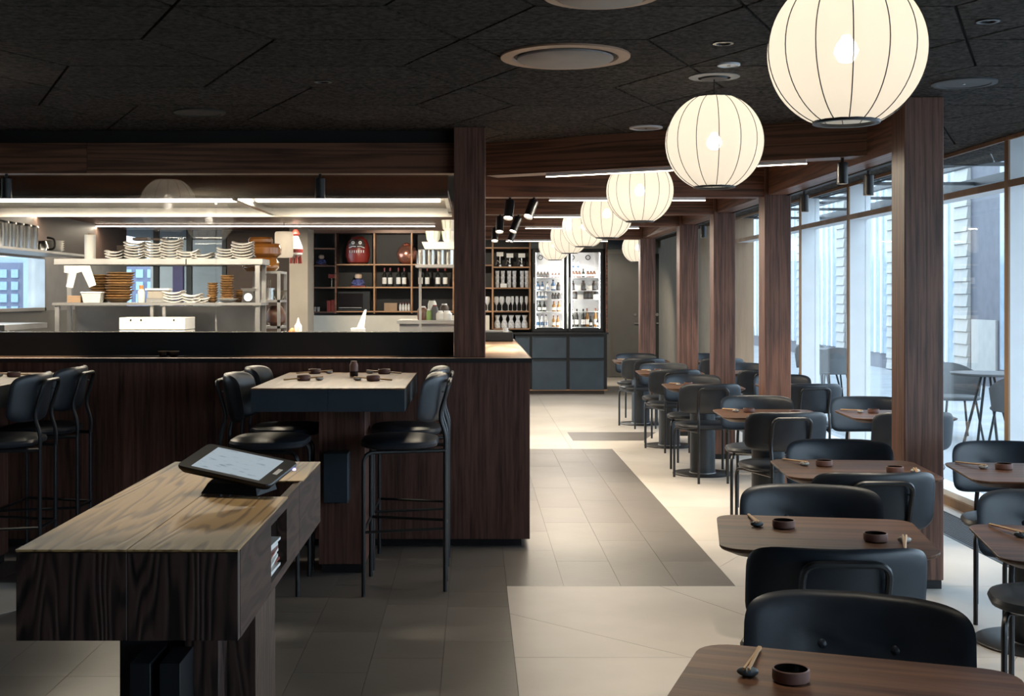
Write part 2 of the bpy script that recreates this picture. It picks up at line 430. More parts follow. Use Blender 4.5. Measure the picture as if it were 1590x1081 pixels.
# column 0 (XC0) has diamond centres on even r when r=0 is the row at RY0
for c in COLS:
    xc = XC0+DX*c
    for r in ROWS:
        if (c+r) % 2 == 0:
            y = RY0+DR*r
            cpanel([(xc, y-DR), (xc+HW, y), (xc, y+DR), (xc-HW, y)])
        if c < 5:
            y0 = RY0+DR*r; y1 = y0+DR; xn = xc+DX
            cpanel([(xc+edge(c, r), y0), (xn-edge(c+1, r), y0), (xn-edge(c+1, r+1), y1), (xc+edge(c, r+1), y1)])
YB = RY0+DR*9+.01
cpanel([(-.1, 10.05), (WINX+.1, 10.05), (WINX+.1, 23), (-.1, 23)])

# walls out of view and behind
struct('wall_left', B(-5.2, -5.05, -4, 7.6, 0, CEIL+.1), GREYW)
struct('wall_rear', B(-5.2, 3.8, -4.15, -4, 0, CEIL+.1), GREYW)
bw = struct('wall_back', B(-6, 4.6, 23.0, 23.2, 0, CEIL+.1), BEIGE)

# ------------------------------------------------------------------ windows on the right
MULL = [-3.75, -2.1, -.45, 1.21, 2.9, 4.57, 6.26, 7.95, 9.64, 11.33, 13.0, 14.67, 16.3]
OUT = WINX+.15
for k, (y0, y1) in enumerate(zip(MULL, MULL[1:])):
    wnd = bpy.data.objects.new('window_%d' % (k+1), None); C.objects.link(wnd); wnd['kind'] = 'structure'
    B(WINX, WINX+.012, y0-.03, y0+.03, .12, CEIL, M=None).build('mullion_face', W_FRAME, wnd)
    B(WINX+.012, OUT+.05, y0-.024, y0+.024, 0, CEIL).build('mullion', WHITE, wnd)
    B(WINX, WINX+.012, y0+.03, y1-.03, 2.195, 2.24).build('transom_face', W_FRAME, wnd)
    B(WINX+.012, OUT+.03, y0+.024, y1-.024, 2.20, 2.235).build('transom', WHITE, wnd)
    B(WINX-.01, WINX+.012, y0, y1, .0, .06).build('sill_face', W_FRAME, wnd)
    B(WINX+.012, OUT+.05, y0+.024, y1-.024, 0, .10).build('sill', WHITE, wnd)
    B(WINX-.005, WINX+.012, y0, y1, CEIL-.025, CEIL).build('head_trim', W_FRAME, wnd)
    m = MB(); m.box(OUT-.006, OUT+.012, y0+.024, y0+.04, .1, 2.2); m.box(OUT-.006, OUT+.012, y0+.024, y0+.04, 2.235, CEIL); m.build('gasket', BLACK, wnd)
    B(OUT, OUT+.008, y0+.024, y1-.024, .1, 2.2).build('pane', PGLASS, wnd)
    B(OUT, OUT+.008, y0+.024, y1-.024, 2.235, CEIL).build('pane', PGLASS, wnd)
# end return wall with entrance door between windows and back wall
we = struct('wall_right', B(WINX, WINX+.2, 17.6, 23.0, 0, CEIL+.1), BEIGE)
B(WINX-.02, WINX+.25, 16.25, 16.42, 0, CEIL).build('end_mullion', W_FRAME, we)
d1 = bpy.data.objects.new('door_1', None); C.objects.link(d1); d1['kind'] = 'structure'
m = MB(); m.box(WINX, WINX+.08, 16.42, 16.52, 0, 2.2); m.box(WINX, WINX+.08, 17.5, 17.6, 0, 2.2); m.box(WINX, WINX+.08, 16.52, 17.5, 2.08, 2.2); m.build('door_frame', WHITE, d1)
m = MB(); m.box(WINX+.02, WINX+.06, 16.52, 16.62, .05, 2.08); m.box(WINX+.02, WINX+.06, 17.4, 17.5, .05, 2.08); m.box(WINX+.02, WINX+.06, 16.62, 17.4, 1.0, 1.08); m.box(WINX+.02, WINX+.06, 16.62, 17.4, .05, .3); m.build('door_leaf', WHITE, d1)
B(WINX+.035, WINX+.045, 16.62, 17.4, .3, 2.08).build('pane', PGLASS, d1)
B(WINX, WINX+.08, 16.42, 17.6, 2.2, CEIL).build('head_panel', WHITE, d1)

# back wall doors
def door(n, x0, x1, h, mat, handle_side):
    d = bpy.data.objects.new('door_%d' % n, None); C.objects.link(d); d['kind'] = 'structure'
    m = MB(); Y = 22.98
    m.box(x0-.09, x0, Y-.05, Y, 0, h+.09); m.box(x1, x1+.09, Y-.05, Y, 0, h+.09); m.box(x0, x1, Y-.05, Y, h, h+.09); m.build('door_frame', mat, d)
    lf = B(x0, x1, Y-.03, Y, .01, h).build('door_leaf', mat, d)
    m = MB(); m.lathe([(.03, 0), (.03, .02)], 12); hx = x0+.09 if handle_side < 0 else x1-.09
    a = m.build('lock', STEEL, lf, smooth=True); a.rotation_euler = (PI/2, 0, 0); a.location = (hx, Y-.03, 1.16)
    B(hx-.02, hx+.12, Y-.08, Y-.03, .99, 1.015).build('door_handle', STEEL, lf)
door(2, D(948, 23), D(993, 23), HT(402, 23), DOORM, 1)
door(3, D(1012, 23), D(1036, 23), HT(402, 23), DOORB, -1)
nb = thing('bulkhead', 'navy bulkhead panel above the doors at the far end', 'panel')
B(D(944, 22.8), 3.3, 22.7, 22.95, HT(386, 22.8), CEIL).build('panel', NAVY, nb)

# ------------------------------------------------------------------ posts and beams
PX0, PX1 = 2.20, 2.40
posts = [(6.36, 'thick dark oak post nearest the front right tables'), (9.43, 'second dark oak post behind the frontmost post of the right row'), (11.44, 'third dark oak post in the row beside the tables'),
         (13.34, 'fourth dark oak post in the row beside the tables'), (16.5, 'farthest dark oak post standing before the grey doors')]
for y, lab in posts:
    p = thing('wooden_post', lab, 'post', (PX0, y, 0), 0, 'oak posts')
    B(0, .20, 0, .20, .045, CEIL, bev=.003).build('shaft', W_POST, p)
    B(.008, .192, .008, .192, 0, .045).build('shoe', BLACK, p)
p = thing('wooden_post', 'dark oak post standing on the corner of the bar counter', 'post', (-.125, 7.5, 1.13), 0, 'oak posts')
B(0, .19, 0, .2, 0, CEIL-1.13, bev=.003).build('shaft', W_POST, p)

def led_bar(x0, x1, y, z, label, power, rz=0):
    cx = (x0+x1)/2
    t = thing('led_strip_light', label, 'strip light', (cx, y, z), rz, 'LED strips under the beams'); l = x1-x0
    B(-l/2, l/2, -.012, .012, -.022, 0).build('housing', WHITE, t)
    B(-l/2, l/2, -.010, .010, -.026, -.022).build('diffuser', LED, t)
    a = area_light('led_light', (0, 0, -.03), l, .022, power); a.parent = t
    return t
bm1 = thing('ceiling_beam', 'slanting dark oak beam running from the bar post to the front right post', 'beam', (.075, 8.25, 0), math.atan2(6.98-8.25, 2.38-.075), 'oak beams')
B(0, math.hypot(2.305, 1.27), 0, .17, 2.30, CEIL).build('timber', W_BEAM, bm1)
ang = math.atan2(6.98-8.25, 2.38-.075)
def on1(t): return (.075+(2.305)*t, 8.25-1.27*t)
xa, xb = .16, .80
ca = on1((xa+xb)/2); ll = (xb-xa)*math.hypot(2.305, 1.27)
nrm = (-math.sin(ang)*.05, math.cos(ang)*.05)
led_bar(ca[0]+nrm[0]-ll/2, ca[0]+nrm[0]+ll/2, ca[1]+nrm[1], 2.30, 'bright LED strip under the nearest slanting beam', 17, ang)
for y, lab, lx in ((9.45, 'second', (D(853, 9.5), D(1095, 9.5))), (11.46, 'third', (D(829, 11.5), D(905, 11.5)+.7)), (13.36, 'fourth', (D(816, 13.4), D(992, 13.4))), (16.5, 'farthest', (D(786, 16.5), D(944, 16.5)))):
    b = thing('ceiling_beam', lab+' level dark oak beam crossing above the aisle', 'beam', (0, 0, 0), 0, 'oak beams')
    B(.0 if y < 16 else -.2, PX0, y, y+.16, 2.255, CEIL).build('timber', W_BEAM, b)
    led_bar(lx[0], lx[1], y+.05, 2.255, 'LED strip under the %s level beam' % lab, 15)
b = thing('ceiling_beam', 'long dark oak beam tying the tops of the right row posts', 'beam', (0, 0, 0), 0, 'oak beams')
for (a0, a1) in ((6.56, 9.43), (9.63, 11.44), (11.64, 13.34), (13.54, 16.5)):
    B(PX0+.03, PX1-.03, a0, a1, 2.27, CEIL).build('timber', W_BEAMY, b)
# spotlight track on the window side
trk = thing('spotlight_track', 'thin black spotlight track along the window side of the long beam', 'track')
B(PX1-.028, PX1+.012, 6.6, 16.4, 2.262, 2.269+.02).build('rail', BLACK, trk)
trk.location = (0, 0, 0)
def spotlight(x, y, ztop, label, tilt=(0, 0), lamp=None, size=.9, L_=.125, r=.031):
    t = thing('spotlight', label, 'spotlight', (x, y, ztop), 0, 'black cylinder spotlights')
    MB().lathe([(.009, -.03), (.009, 0)], 10).build('stem', BLACK, t)
    b = MB().lathe([(r, -L_), (r, -.004), (r-.004, 0)], 20, cap0=False).build('body', STEELB, t, smooth=True)
    b.location = (0, 0, -.025); b.rotation_euler = (tilt[0], tilt[1], 0)
    e = MB().lathe([(.0001, -L_+.012), (r-.003, -L_+.012)], 16, cap0=False, cap1=False).build('lens', LENS, b)
    if lamp:
        mt = Matrix.Rotation(tilt[0], 4, 'X') @ Vector((0, 0, -1)); 
        from mathutils import Euler
        d = Euler((tilt[0], tilt[1], 0)).to_matrix() @ Vector((0, 0, -1))
        p0 = Vector((x, y, ztop-.025))+d*(L_+.01)
        s = spot_light('spot_beam', p0, p0+d, lamp, size)
    return t
spotlight(2.13, 7.20, 2.30, 'black spotlight at the window end of the slanting beam', (.0, 0), 30)
spotlight(2.392, 7.55, 2.262, 'black spotlight on the track nearest the front right post', (0, 0), 30)
spotlight(2.392, 9.02, 2.262, 'black spotlight on the track near the second post', (0, 0), 30)
spotlight(2.392, 13.0, 2.262, 'small dark spotlight on the far part of the track', (0, 0), 25)
for px, y, tx, ty, lab in ((792, 9.52, -.40, .12, 'upright spotlight under the second beam, left of a tilted one'), (829, 9.52, -.45, .35, 'tilted spotlight under the second beam, right of an upright one'),
                          (776.5, 11.53, -.40, .05, 'upright spotlight under the third beam near the bar post'), (805, 11.53, -.3, .38, 'tilted spotlight under the third beam, right of an upright one'),
                          (769, 13.43, -.40, .05, 'small upright spotlight under the fourth beam beside the bar post'), (799, 13.43, -.2, .35, 'small tilted spotlight under the fourth beam')):
    spotlight(D(px, y), y, 2.255, lab, (tx, ty), 45, 1.0, L_=.15, r=.036)

# ------------------------------------------------------------------ ceiling fittings
def disc(name, x, y, r, label, cat, ringmat, discmat, gap=None, grp=None):
    t = thing(name, label, cat, (x, y, CEIL), 0, grp)
    MB().lathe([(r*.80, -.001), (r*.82, -.010), (r, -.008), (r, 0), (r*.80, 0)], 40, cap0=False, cap1=False).build('rim', ringmat, t, smooth=True)
    if gap:
        MB().lathe([(r*.8, -.001), (r*.8, .0)], 40).build('recess', BLACK, t)
        MB().lathe([(r*.71, -.004), (r*.74, -.008), (r*.74, -.016), (r*.70, -.020)], 40).build('disc', discmat, t, smooth=True)
        for a in (.5, 2.4):
            q = MB(); q.box(r*.70, r*.81, -.008, .008, -.012, -.004); o = q.build('bracket', ringmat, t); o.rotation_euler = (0, 0, a)
    else:
        MB().lathe([(r*.80, -.006), (r*.8, -.001)], 40).build('disc', discmat, t)
        MB().lathe([(.008, -.010), (.008, -.006)], 10).build('screw', STEEL, t)
    return t
VENTM = plain('grey_vent', (.30, .27, .25), .5)
COPR = plain('copper_rim', (.42, .26, .17), .4)
SPKM = plain('speaker_cloth', (.10, .105, .11), .8)
SPKD = plain('speaker_cloth_dark', (.045, .043, .04), .8)
disc('air_vent', .385, 5.28, .275, 'large round air vent with copper rim in the dark ceiling', 'air vent', COPR, VENTM, True)
disc('air_vent', .43, 4.19, .2, 'round vent cut off by the top edge of the picture', 'air vent', COPR, VENTM, True)
disc('ceiling_speaker', D(310, 6.88), 6.88, .142, 'dark round ceiling speaker above the kitchen window', 'speaker', SPKD, SPKD)
disc('ceiling_speaker', D(1497, 5.93), 5.93, .15, 'grey round ceiling speaker between the big lantern and the window', 'speaker', SPKM, SPKM)
disc('smoke_detector', 1.116, 5.46, .05, 'small white disc just behind the big lantern on the ceiling', 'smoke detector', WHITE, WHITE)
disc('ceiling_speaker', D(1003, 7.5), 7.5, .10, 'pale round ceiling disc beside the slanting beam', 'speaker', WHITE, VENTM)

# ------------------------------------------------------------------ paper lanterns
R = .227
def make_lantern():
    t = thing('pendant_lantern', '', 'lantern')
    n = 14; cut = .40; a0 = math.asin(cut)
    rings = []
    for i in range(25):
        a = -PI/2+a0+(PI-2*a0)*i/24; ring = []
        for k in range(n*4):
            th = 2*PI*k/(n*4); f = 1-.018*(.5-.5*math.cos(2*PI*(k % 4)/4))
            ring.append((R*math.cos(a)*f*math.cos(th), R*math.cos(a)*f*math.sin(th), R*math.sin(a)))
        rings.append(ring)
    MB().rings(rings, False, False).build('shade', SHADE, t, smooth=True)
    pts = [(1.003*R*math.cos(-PI/2+a0+(PI-2*a0)*i/20), 0, 1.003*R*math.sin(-PI/2+a0+(PI-2*a0)*i/20)) for i in range(21)]
    rib = MB().tube(pts, .0017, 5).build('rib', BLACK, t, smooth=True)
    for k in range(1, n):
        o = rib.copy(); C.objects.link(o); o.parent = t; o.rotation_euler = (0, 0, 2*PI*k/n)
    zb = -R*math.cos(a0); rr = R*cut
    MB().lathe([(rr-.012, zb-.004), (rr+.004, zb-.004), (rr+.006, zb+.004), (rr-.010, zb+.006), (rr-.012, zb-.004)], 40, cap0=False, cap1=False).build('bottom_ring', STEELB, t, smooth=True)
    MB().lathe([(rr-.010, -zb-.004), (rr+.004, -zb-.004), (rr+.004, -zb+.003), (rr-.010, -zb+.003), (rr-.01, -zb-.004)], 40, cap0=False, cap1=False).build('top_ring', STEELB, t, smooth=True)
    MB().lathe([(.0005, -.036), (.022, -.030), (.036, -.002), (.028, .02), (.014, .038), (.012, .045)], 14).build('bulb', BULB, t, smooth=True)
    MB().tube([(0, 0, .045), (0, 0, CEIL-2.214-.012)], .003, 6).build('cord', BLACK, t)
    pl = bpy.data.lights.new('lantern_light', 'POINT'); pl.energy = .55; pl.color = (1, .84, .64); pl.shadow_soft_size = .03
    po = bpy.data.objects.new('lantern_light', pl); C.objects.link(po); po.parent = t; po.location = (0, 0, .07)
    MB().lathe([(.062, CEIL-2.214-.014), (.068, CEIL-2.214), ], 24).build('canopy', STEELB, t)
    MB().lathe([(.075, CEIL-2.214-.008), (.118, CEIL-2.214-.004), (.118, CEIL-2.214), (.075, CEIL-2.214)], 30, cap0=False, cap1=False).build('ceiling_ring', SPKM, t)
    return t
lan = make_lantern()
LZ = 2.214
for k, (x, y, lab) in enumerate(((1.082, 3.62, 'largest and nearest white fabric lantern at the top right'), (1.112, 5.77, 'second nearest white lantern, hanging left of the big one'),
        (1.12, 8.43, 'third white lantern behind the slanting LED strip'), (1.147, 10.8, 'fourth white lantern in the receding row'), (1.12, 12.7, 'fifth white lantern in the receding row'),
        (1.12, 14.7, 'sixth white lantern, second to last of the overlapping row'), (1.12, 17.4, 'farthest white lantern of the row in front of the glass fridge'),
        (2.40, 18.3, 'small white lantern half hidden behind the farthest post'), (-2.43, 5.6, 'white lantern mirrored large in the kitchen glass'), (-2.5, 3.75, 'white lantern mirrored smaller in the kitchen glass'))):
    place(lan, (x, y, LZ), .11*k+.02, lab, 'white fabric lanterns')

# fill lights added in the ceiling; dark lenses keep them from showing
def fill_light(x, y, power, label, size=1.1, tgt=None, z=CEIL):
    t = thing('fill_light', label, 'fill_light', (x, y, z), 0, 'added ceiling fill lights')
    MB().lathe([(.028, -.001), (.03, -.006), (.042, -.005), (.042, 0), (.028, 0)], 20, cap0=False, cap1=False).build('rim', STEELB, t)
    MB().lathe([(.0005, -.001), (.028, -.001)], 16, cap0=False, cap1=False).build('lens', GLAZE, t)
    spot_light('fill_beam', (x, y, z-.012), tgt or (x, y, 0), power, size)

# ================================================================== BAR AND KITCHEN
bar = thing('bar_counter', 'long dark oak fronted bar running below the kitchen window', 'bar counter', (0, 0, 0))
BY = 7.42
xs = [.33, -.158, -.646, -1.134, -1.622, -2.11, -2.6, -3.1, -3.6]
for a, b in zip(xs, xs[1:]):
    B(b+.001, a-.001, BY, BY+.03, .05, 1.105).build('front_panel', W_BAR, bar)
B(-3.6, .30, BY+.031, 7.9, .05, 1.10).build('core', BLACK, bar)
B(-3.6, .28, BY+.06, 7.9, 0, .05).build('plinth', BLACK, bar)
B(.30, .33, BY+.031, 10.75, .05, 1.105).build('end_panel', W_BAR, bar)
B(-.30, .28, 7.9, 10.7, 0, 1.10).build('carcass', BLACK, bar)
wt = thing('bar_worktop', 'wooden bar ledge with dark edge on top of the bar', 'worktop')
B(-3.6, -.30, BY-.01, 7.72, 1.112, 1.13).build('ledge', W_LEDGE, wt)
B(-.30, .335, BY-.01, 10.78, 1.112, 1.13).build('corner_top', W_BARTOP, wt)
m = MB(); m.box(-3.6, .335, BY-.016, BY-.0101, 1.104, 1.130); m.box(.3351, .341, BY-.016, 10.78, 1.104, 1.13); m.build('edge_strip', BLACK, wt)
# kitchen screen
ks = thing('kitchen_screen', 'black framed glass screen between the bar and the kitchen', 'glass screen')
B(-3.6, -.13, 7.70, 7.76, 1.131, 1.275).build('lower_panel', BLACK, ks)
B(-1.605, -.13, 7.725, 7.735, 1.275, 2.252).build('pane', KGLASS, ks)
B(-3.6, -1.611, 7.725, 7.735, 1.275, 2.252).build('pane', KGLASS, ks)
B(-3.6, -.13, 7.715, 7.745, 1.272, 1.279).build('glazing_bead', STEEL, ks)
fs = thing('fascia_beam', 'dark oak boards forming the fascia above the kitchen window', 'beam')
B(-3.7, -2.372, 7.60, 7.72, 2.252, 2.437).build('board', W_BEAM, fs)
B(-2.369, -.125, 7.60, 7.72, 2.252, 2.437).build('board', W_BEAM, fs)
B(-3.7, -.125, 7.66, 7.74, 2.438, CEIL).build('shadow_gap', BLACK, fs)
spotlight(D(497, 7.66), 7.66, 2.252, 'black spotlight hanging in front of the right half of the kitchen window', (0, 0), 30, 1.0)
spotlight(D(10, 7.66), 7.66, 2.252, 'black spotlight at the left end of the kitchen window', (0, 0), 30, 1.0)
cup = None
for px, lab in ((255, 'left of the two tiny black cups on the bar ledge'), (271, 'right of the two tiny black cups on the bar ledge')):
    t = thing('small_cup', lab, 'cup', (D(px, 7.6), 7.58, 1.13), 0, 'black cups on the ledge')
    MB().lathe([(.018, 0), (.030, .008), (.033, .03), (.031, .033), (.028, .012), (.001, .01)], 18, cap1=False).build('body', GLAZE, t, smooth=True)
    MB().lathe([(.031, .0325), (.034, .034), (.033, .036), (.030, .0345)], 18, cap0=False, cap1=False).build('rim', W_CHOP, t)
# till on the bar and small vase
t = thing('till_drawer', 'low black till box on the far end of the bar', 'till', (D(766, 10.3), 10.3, 1.13))
B(-.16, .16, -.18, .18, 0, .075, bev=.006).build('body', BLACK, t); B(-.15, .15, -.184, -.18, .01, .05).build('drawer', STEELB, t); B(-.155, .13, -.1, .17, .075, .085).build('lid', STEELM, t)
t = thing('glass_vase', 'small clear glass vase beside the till on the bar', 'vase', (D(785, 10.2), 10.2, 1.13))
MB().lathe([(.03, 0), (.035, .03), (.02, .09), (.025, .11)], 16).build('body', CLEARG, t, smooth=True)

# kitchen shell
struct('wall_kitchen_left', B(-4.35, -4.2, 7.76, 9.4, 0, CEIL), DKBR)
kw = struct('wall_kitchen_back', B(-5.08, -4.98, 15.0, 15.15, 0, CEIL), BEIGE)
B(-4.98, -3.0, 15.0, 15.15, 0, 1.36).build('lower_wall', BEIGE, kw); B(-4.98, -3.0, 15.0, 15.15, 2.32, CEIL).build('upper_wall', DKBR, kw)
B(-3.0, -2.2, 15.0, 15.15, 0, CEIL).build('side_wall', DKBR, kw)
pr = struct('wall_kitchen_pier', B(D(455, 14.9), D(483, 14.9), 14.6, 15.15, 0, CEIL), BEIGE)
wk = bpy.data.objects.new('window_20', None); C.objects.link(wk); wk['kind'] = 'structure'
for x in (-4.96, -4.40, -3.85, -3.45, -3.02): B(x-.03, x+.03, 15.0, 15.08, 1.36, 2.32).build('mullion', NAVY, wk)
B(-4.98, -3.0, 15.0, 15.08, 1.86, 1.93).build('transom', NAVY, wk)
B(-4.98, -3.0, 15.1, 15.105, 1.36, 2.32).build('pane', PGLASS, wk)
B(-3.62, -3.50, 14.9, 14.99, 1.36, 1.86).build('curtain', BLUEP, wk)
# left side window of the kitchen
wl = struct('wall_kitchen_side', B(-4.35, -4.2, 9.4, 15, 0, 1.36), GREYW)
B(-4.35, -4.2, 9.4, 15, 1.90, CEIL).build('upper_wall', DKBR, wl); B(-4.35, -4.2, 12.1, 15, 1.36, 1.90).build('pier', STEELM, wl)
ws = bpy.data.objects.new('window_21', None); C.objects.link(ws); ws['kind'] = 'structure'
m = MB(); m.box(-4.22, -4.17, 9.4, 12.1, 1.86, 1.90); m.box(-4.22, -4.17, 12.06, 12.1, 1.36, 1.86); m.box(-4.22, -4.17, 9.4, 12.1, 1.36, 1.39); m.build('window_frame', STEELM, ws)
B(-4.30, -4.295, 9.4, 12.06, 1.39, 1.86).build('pane', PGLASS, ws)
kc = struct('trim_1', B(-4.3, -.2, 11.2, 15.0, 2.30, 2.36), W_BEAM)      # dropped wood ceiling over the kitchen
# hood
hd = thing('extractor_hood', 'wide stainless extractor hood with lit perforated underside over the kitchen', 'extractor hood')
m = MB()
m.rings([[(-4.15, 8.35, 2.175), (-.18, 8.35, 2.175), (-.18, 8.35, 2.51), (-4.15, 8.35, 2.51)], [(-4.15, 8.37, 2.175), (-.18, 8.37, 2.175), (-.18, 8.37, 2.51), (-4.15, 8.37, 2.51)]]); m.build('front_sheet', HOODM, hd)
B(-4.15, -.18, 8.37, 9.9, 2.20, 2.215).build('filter_panel', FILTER, hd)
m = MB(); m.box(-4.15, -.18, 8.371, 8.40, 2.160, 2.1999); m.box(-4.15, -.18, 9.87, 9.9, 2.13, 2.1999); m.box(-.21, -.18, 8.40, 9.87, 2.16, 2.1999); m.box(-1.64, -1.60, 8.40, 9.87, 2.15, 2.1999); m.build('rim', STEEL, hd)
for x0, x1 in ((-4.1, -1.66), (-1.58, -.25)):
    B(x0, x1, 8.95, 9.05, 2.185, 2.1999).build('light_tube', LEDK, hd)
    a = area_light('hood_light', ((x0+x1)/2, 9.0, 2.17), x1-x0, .1, 24*(x1-x0)); a.parent = hd
def kled(y, z, x0, x1, lab, pw):
    t = thing('led_strip_light', lab, 'strip light', ((x0+x1)/2, y, z), 0, 'LED strips in the kitchen'); l = (x1-x0)/2
    B(-l, l, -.015, .015, -.02, 0).build('housing', WHITE, t); B(-l, l, -.016, .016, -.03, -.02).build('diffuser', LEDK, t)
    a = area_light('led_light', (0, 0, -.035), 2*l, .03, pw); a.parent = t
kled(11.9, 2.30, D(-60, 11.9), D(674, 11.9), 'nearer LED strip across the kitchen ceiling', 45)
kled(13.8, 2.30, D(88, 13.8), D(675, 13.8), 'farther LED strip across the kitchen ceiling', 45)

# dish rack
RK = 10.0
def KX(px): return D(px, RK)
def KH(py): return HT(py, RK)
rk = thing('dish_rack', 'stainless double-tier pass shelf full of crockery behind the kitchen glass', 'shelf', (0, 0, 0))
TS, LS = KH(402), KH(470)
B(KX(85), KX(289), RK-.02, RK+.34, TS-.045, TS).build('top_shelf', STEELM, rk); B(KX(290.5), KX(408), RK-.02, RK+.34, TS-.045, TS).build('top_shelf', STEELM, rk)
B(KX(82), KX(406), RK-.02, RK+.34, LS-.022, LS).build('lower_shelf', STEELM, rk)
for px in (85, 396): B(KX(px), KX(px)+.035, RK+.30, RK+.335, 0, TS-.045).build('upright', STEELM, rk)
for px in (85, 396): B(KX(px), KX(px)+.035, RK, RK+.035, 0, LS-.022).build('upright', STEELM, rk)
for px in (233, 252): B(KX(px), KX(px)+.025, RK, RK+.025, 0, LS-.022).build('upright', STEELM, rk)
for px in (396,): B(KX(px), KX(px)+.035, RK, RK+.035, LS, TS-.045).build('upright', STEELM, rk)
B(KX(95), KX(396), RK+.345, RK+.36, .8, LS-.03).build('back_sheet', STEELM, rk)
# white drawers of the appliance under the shelf
t = thing('white_appliance', 'white two-drawer kitchen appliance below the dish shelves', 'appliance', (0, 0, 0))
for z0, z1 in ((1.13, 1.235), (1.24, 1.335)):
    dr = B(D(185, 9.6), D(287, 9.6), 9.6, 9.95, z0, z1, bev=.004).build('drawer', CERAM, t)
    for px in (203, 219, 270): B(D(px, 9.6)-.006, D(px, 9.6)+.006, 9.596, 9.6, z1-.025, z1-.013).build('knob', BLACK, dr)
B(D(185, 9.6), D(287, 9.6), 9.62, 9.95, .6, 1.129).build('body', WHITE, t)

# crockery: wavy white plates
def plate_mesh(sz=.15, amp=.016):
    n = 6; m = MB(); top = []; bot = []
    for i in range(n+1):
        for j in range(n+1):
            u, v = i/n*2-1, j/n*2-1
            z = amp*(abs(u)**2.2)-amp*.6*abs(v)**2
            top.append(m.bm.verts.new((u*sz/2, v*sz/2, z+.006+amp*.6))); bot.append(m.bm.verts.new((u*sz/2*.97, v*sz/2*.97, z+amp*.6)))
    def f(a, i, j): return a[i*(n+1)+j]
    for i in range(n):
        for j in range(n):
            m.bm.faces.new((f(top, i, j), f(top, i+1, j), f(top, i+1, j+1), f(top, i, j+1))); m.bm.faces.new((f(bot, i, j), f(bot, i, j+1), f(bot, i+1, j+1), f(bot, i+1, j)))
        m.bm.faces.new((f(top, i, 0), f(bot, i, 0), f(bot, i+1, 0), f(top, i+1, 0))); m.bm.faces.new((f(top, i, n), f(top, i+1, n), f(bot, i+1, n), f(bot, i, n)))
        m.bm.faces.new((f(top, 0, i), f(top, 0, i+1), f(bot, 0, i+1), f(bot, 0, i))); m.bm.faces.new((f(top, n, i), f(bot, n, i), f(bot, n, i+1), f(top, n, i+1)))
    return m
plate = plate_mesh().build('wavy_plate', CERAM, smooth=True); tag(plate, '', 'plate')
def stack(px, base, n, dz, y, lab, grp, sc=1.0, proto=plate, jit=.008):
    for i in range(n):
        place(proto, (D(px, y)+random.uniform(-jit, jit), y+random.uniform(-.01, .01), base+i*dz), random.uniform(-.06, .06), ORD[i]+' from below, '+lab, grp, sc)
for px, n, sc, y, lab in ((181, 3, .95, 10.08, 'white wavy plate in the low stack leftmost on the top shelf'), (212, 6, 1.05, 10.1, 'white wavy plate in the tall stack under a tilted dark tray'),
                       (243, 6, 1.05, 10.12, 'white wavy plate in the stack third from left on the top shelf'), (267, 7, 1.05, 10.1, 'white wavy plate in the tallest stack on the top shelf'),
                       (292, 3, 1.1, 10.1, 'white wavy plate in the low stack left of glass joint'), (316, 2, 1.1, 10.1, 'white wavy plate in the lowest stack at glass joint'),
                       (352, 4, 1.0, 10.1, 'white wavy plate in the short stack right of glass joint'), (378, 6, 1.1, 10.1, 'white wavy plate in the rightmost tall top shelf stack')):
    stack(px, TS, n, .0225, y, lab, lab[24:], sc)
for px, n, sc, lab in ((271, 4, 1.05, 'white wavy plate in the taller stack on the lower shelf'), (301, 3, 1.0, 'white wavy plate in the middle low stack on the lower shelf'), (315, 2, .9, 'white wavy plate in the low stack beside the brown bowls')):
    stack(px, LS, n, .0225, 10.1, lab, lab[24:], sc)
tray = B(-.085, .085, -.1, .1, 0, .012, bev=.003).build('dark_tray', DKBR); tag(tray, '', 'tray')
for i in range(9): place(tray, (KX(184), 10.26, TS+.013*i+(0 if i < 20 else 0)), random.uniform(-.08, .08), ORD[i]+' from below, dark brown tray in the stack leftmost behind the plates', 'dark trays on the shelf', (.85, .6, 1))
t = place(tray, (KX(214), 10.12, TS+.1505), 0, 'dark tray lying on the second plate stack of the top shelf', 'dark trays on the shelf', (.7, .6, 2.0))
t = place(tray, (KX(243), 10.12, TS+.1505), 0, 'dark tray lying on the third plate stack of the top shelf', 'dark trays on the shelf', (.6, .6, 1.6))
bowl = MB().lathe([(.05, 0), (.074, .016), (.088, .026), (.096, .030), (.097, .034), (.090, .034), (.068, .018), (.001, .01)], 18, cap1=False).build('brown_bowl', BASKET, smooth=True); tag(bowl, '', 'bowl')
for px, n, y, sc, dz, lab in ((185, 11, 10.1, 1.16, .0205, 'brown bowl in the widest stack on the lower shelf'), (156, 10, 10.22, 1.0, .0215, 'brown bowl in the shadowed stack behind the white cloth'),
                      (330, 8, 10.1, .47, .0195, 'small brown bowl in the left one of the three narrow stacks'), (352, 10, 10.05, .58, .0195, 'small brown bowl in the tallest of the three narrow stacks'), (373, 5, 10.2, .5, .0195, 'small brown bowl in the stack beside the scale')):
    b0 = LS+(.020 if px == 352 else 0)
    for i in range(n):
        place(bowl, (D(px, y)+random.uniform(-.007, .007)*(1 if sc > .9 else .6)+(.0008*i*i*.12 if px == 185 else 0), y, b0+i*dz), random.uniform(0, 6), ORD[i]+' from below, '+lab, lab, (sc, sc, sc*1.02 if sc > .9 else .72))
t = tag(MB().lathe([(.035, 0), (.085, .03), (.088, .034), (.08, .03), (.001, .012)], 20, cap1=False).build('white_dish', CERAM, loc=(KX(352), 10.05, LS), smooth=True), 'shallow white dish under the tallest narrow bowl stack', 'dish')
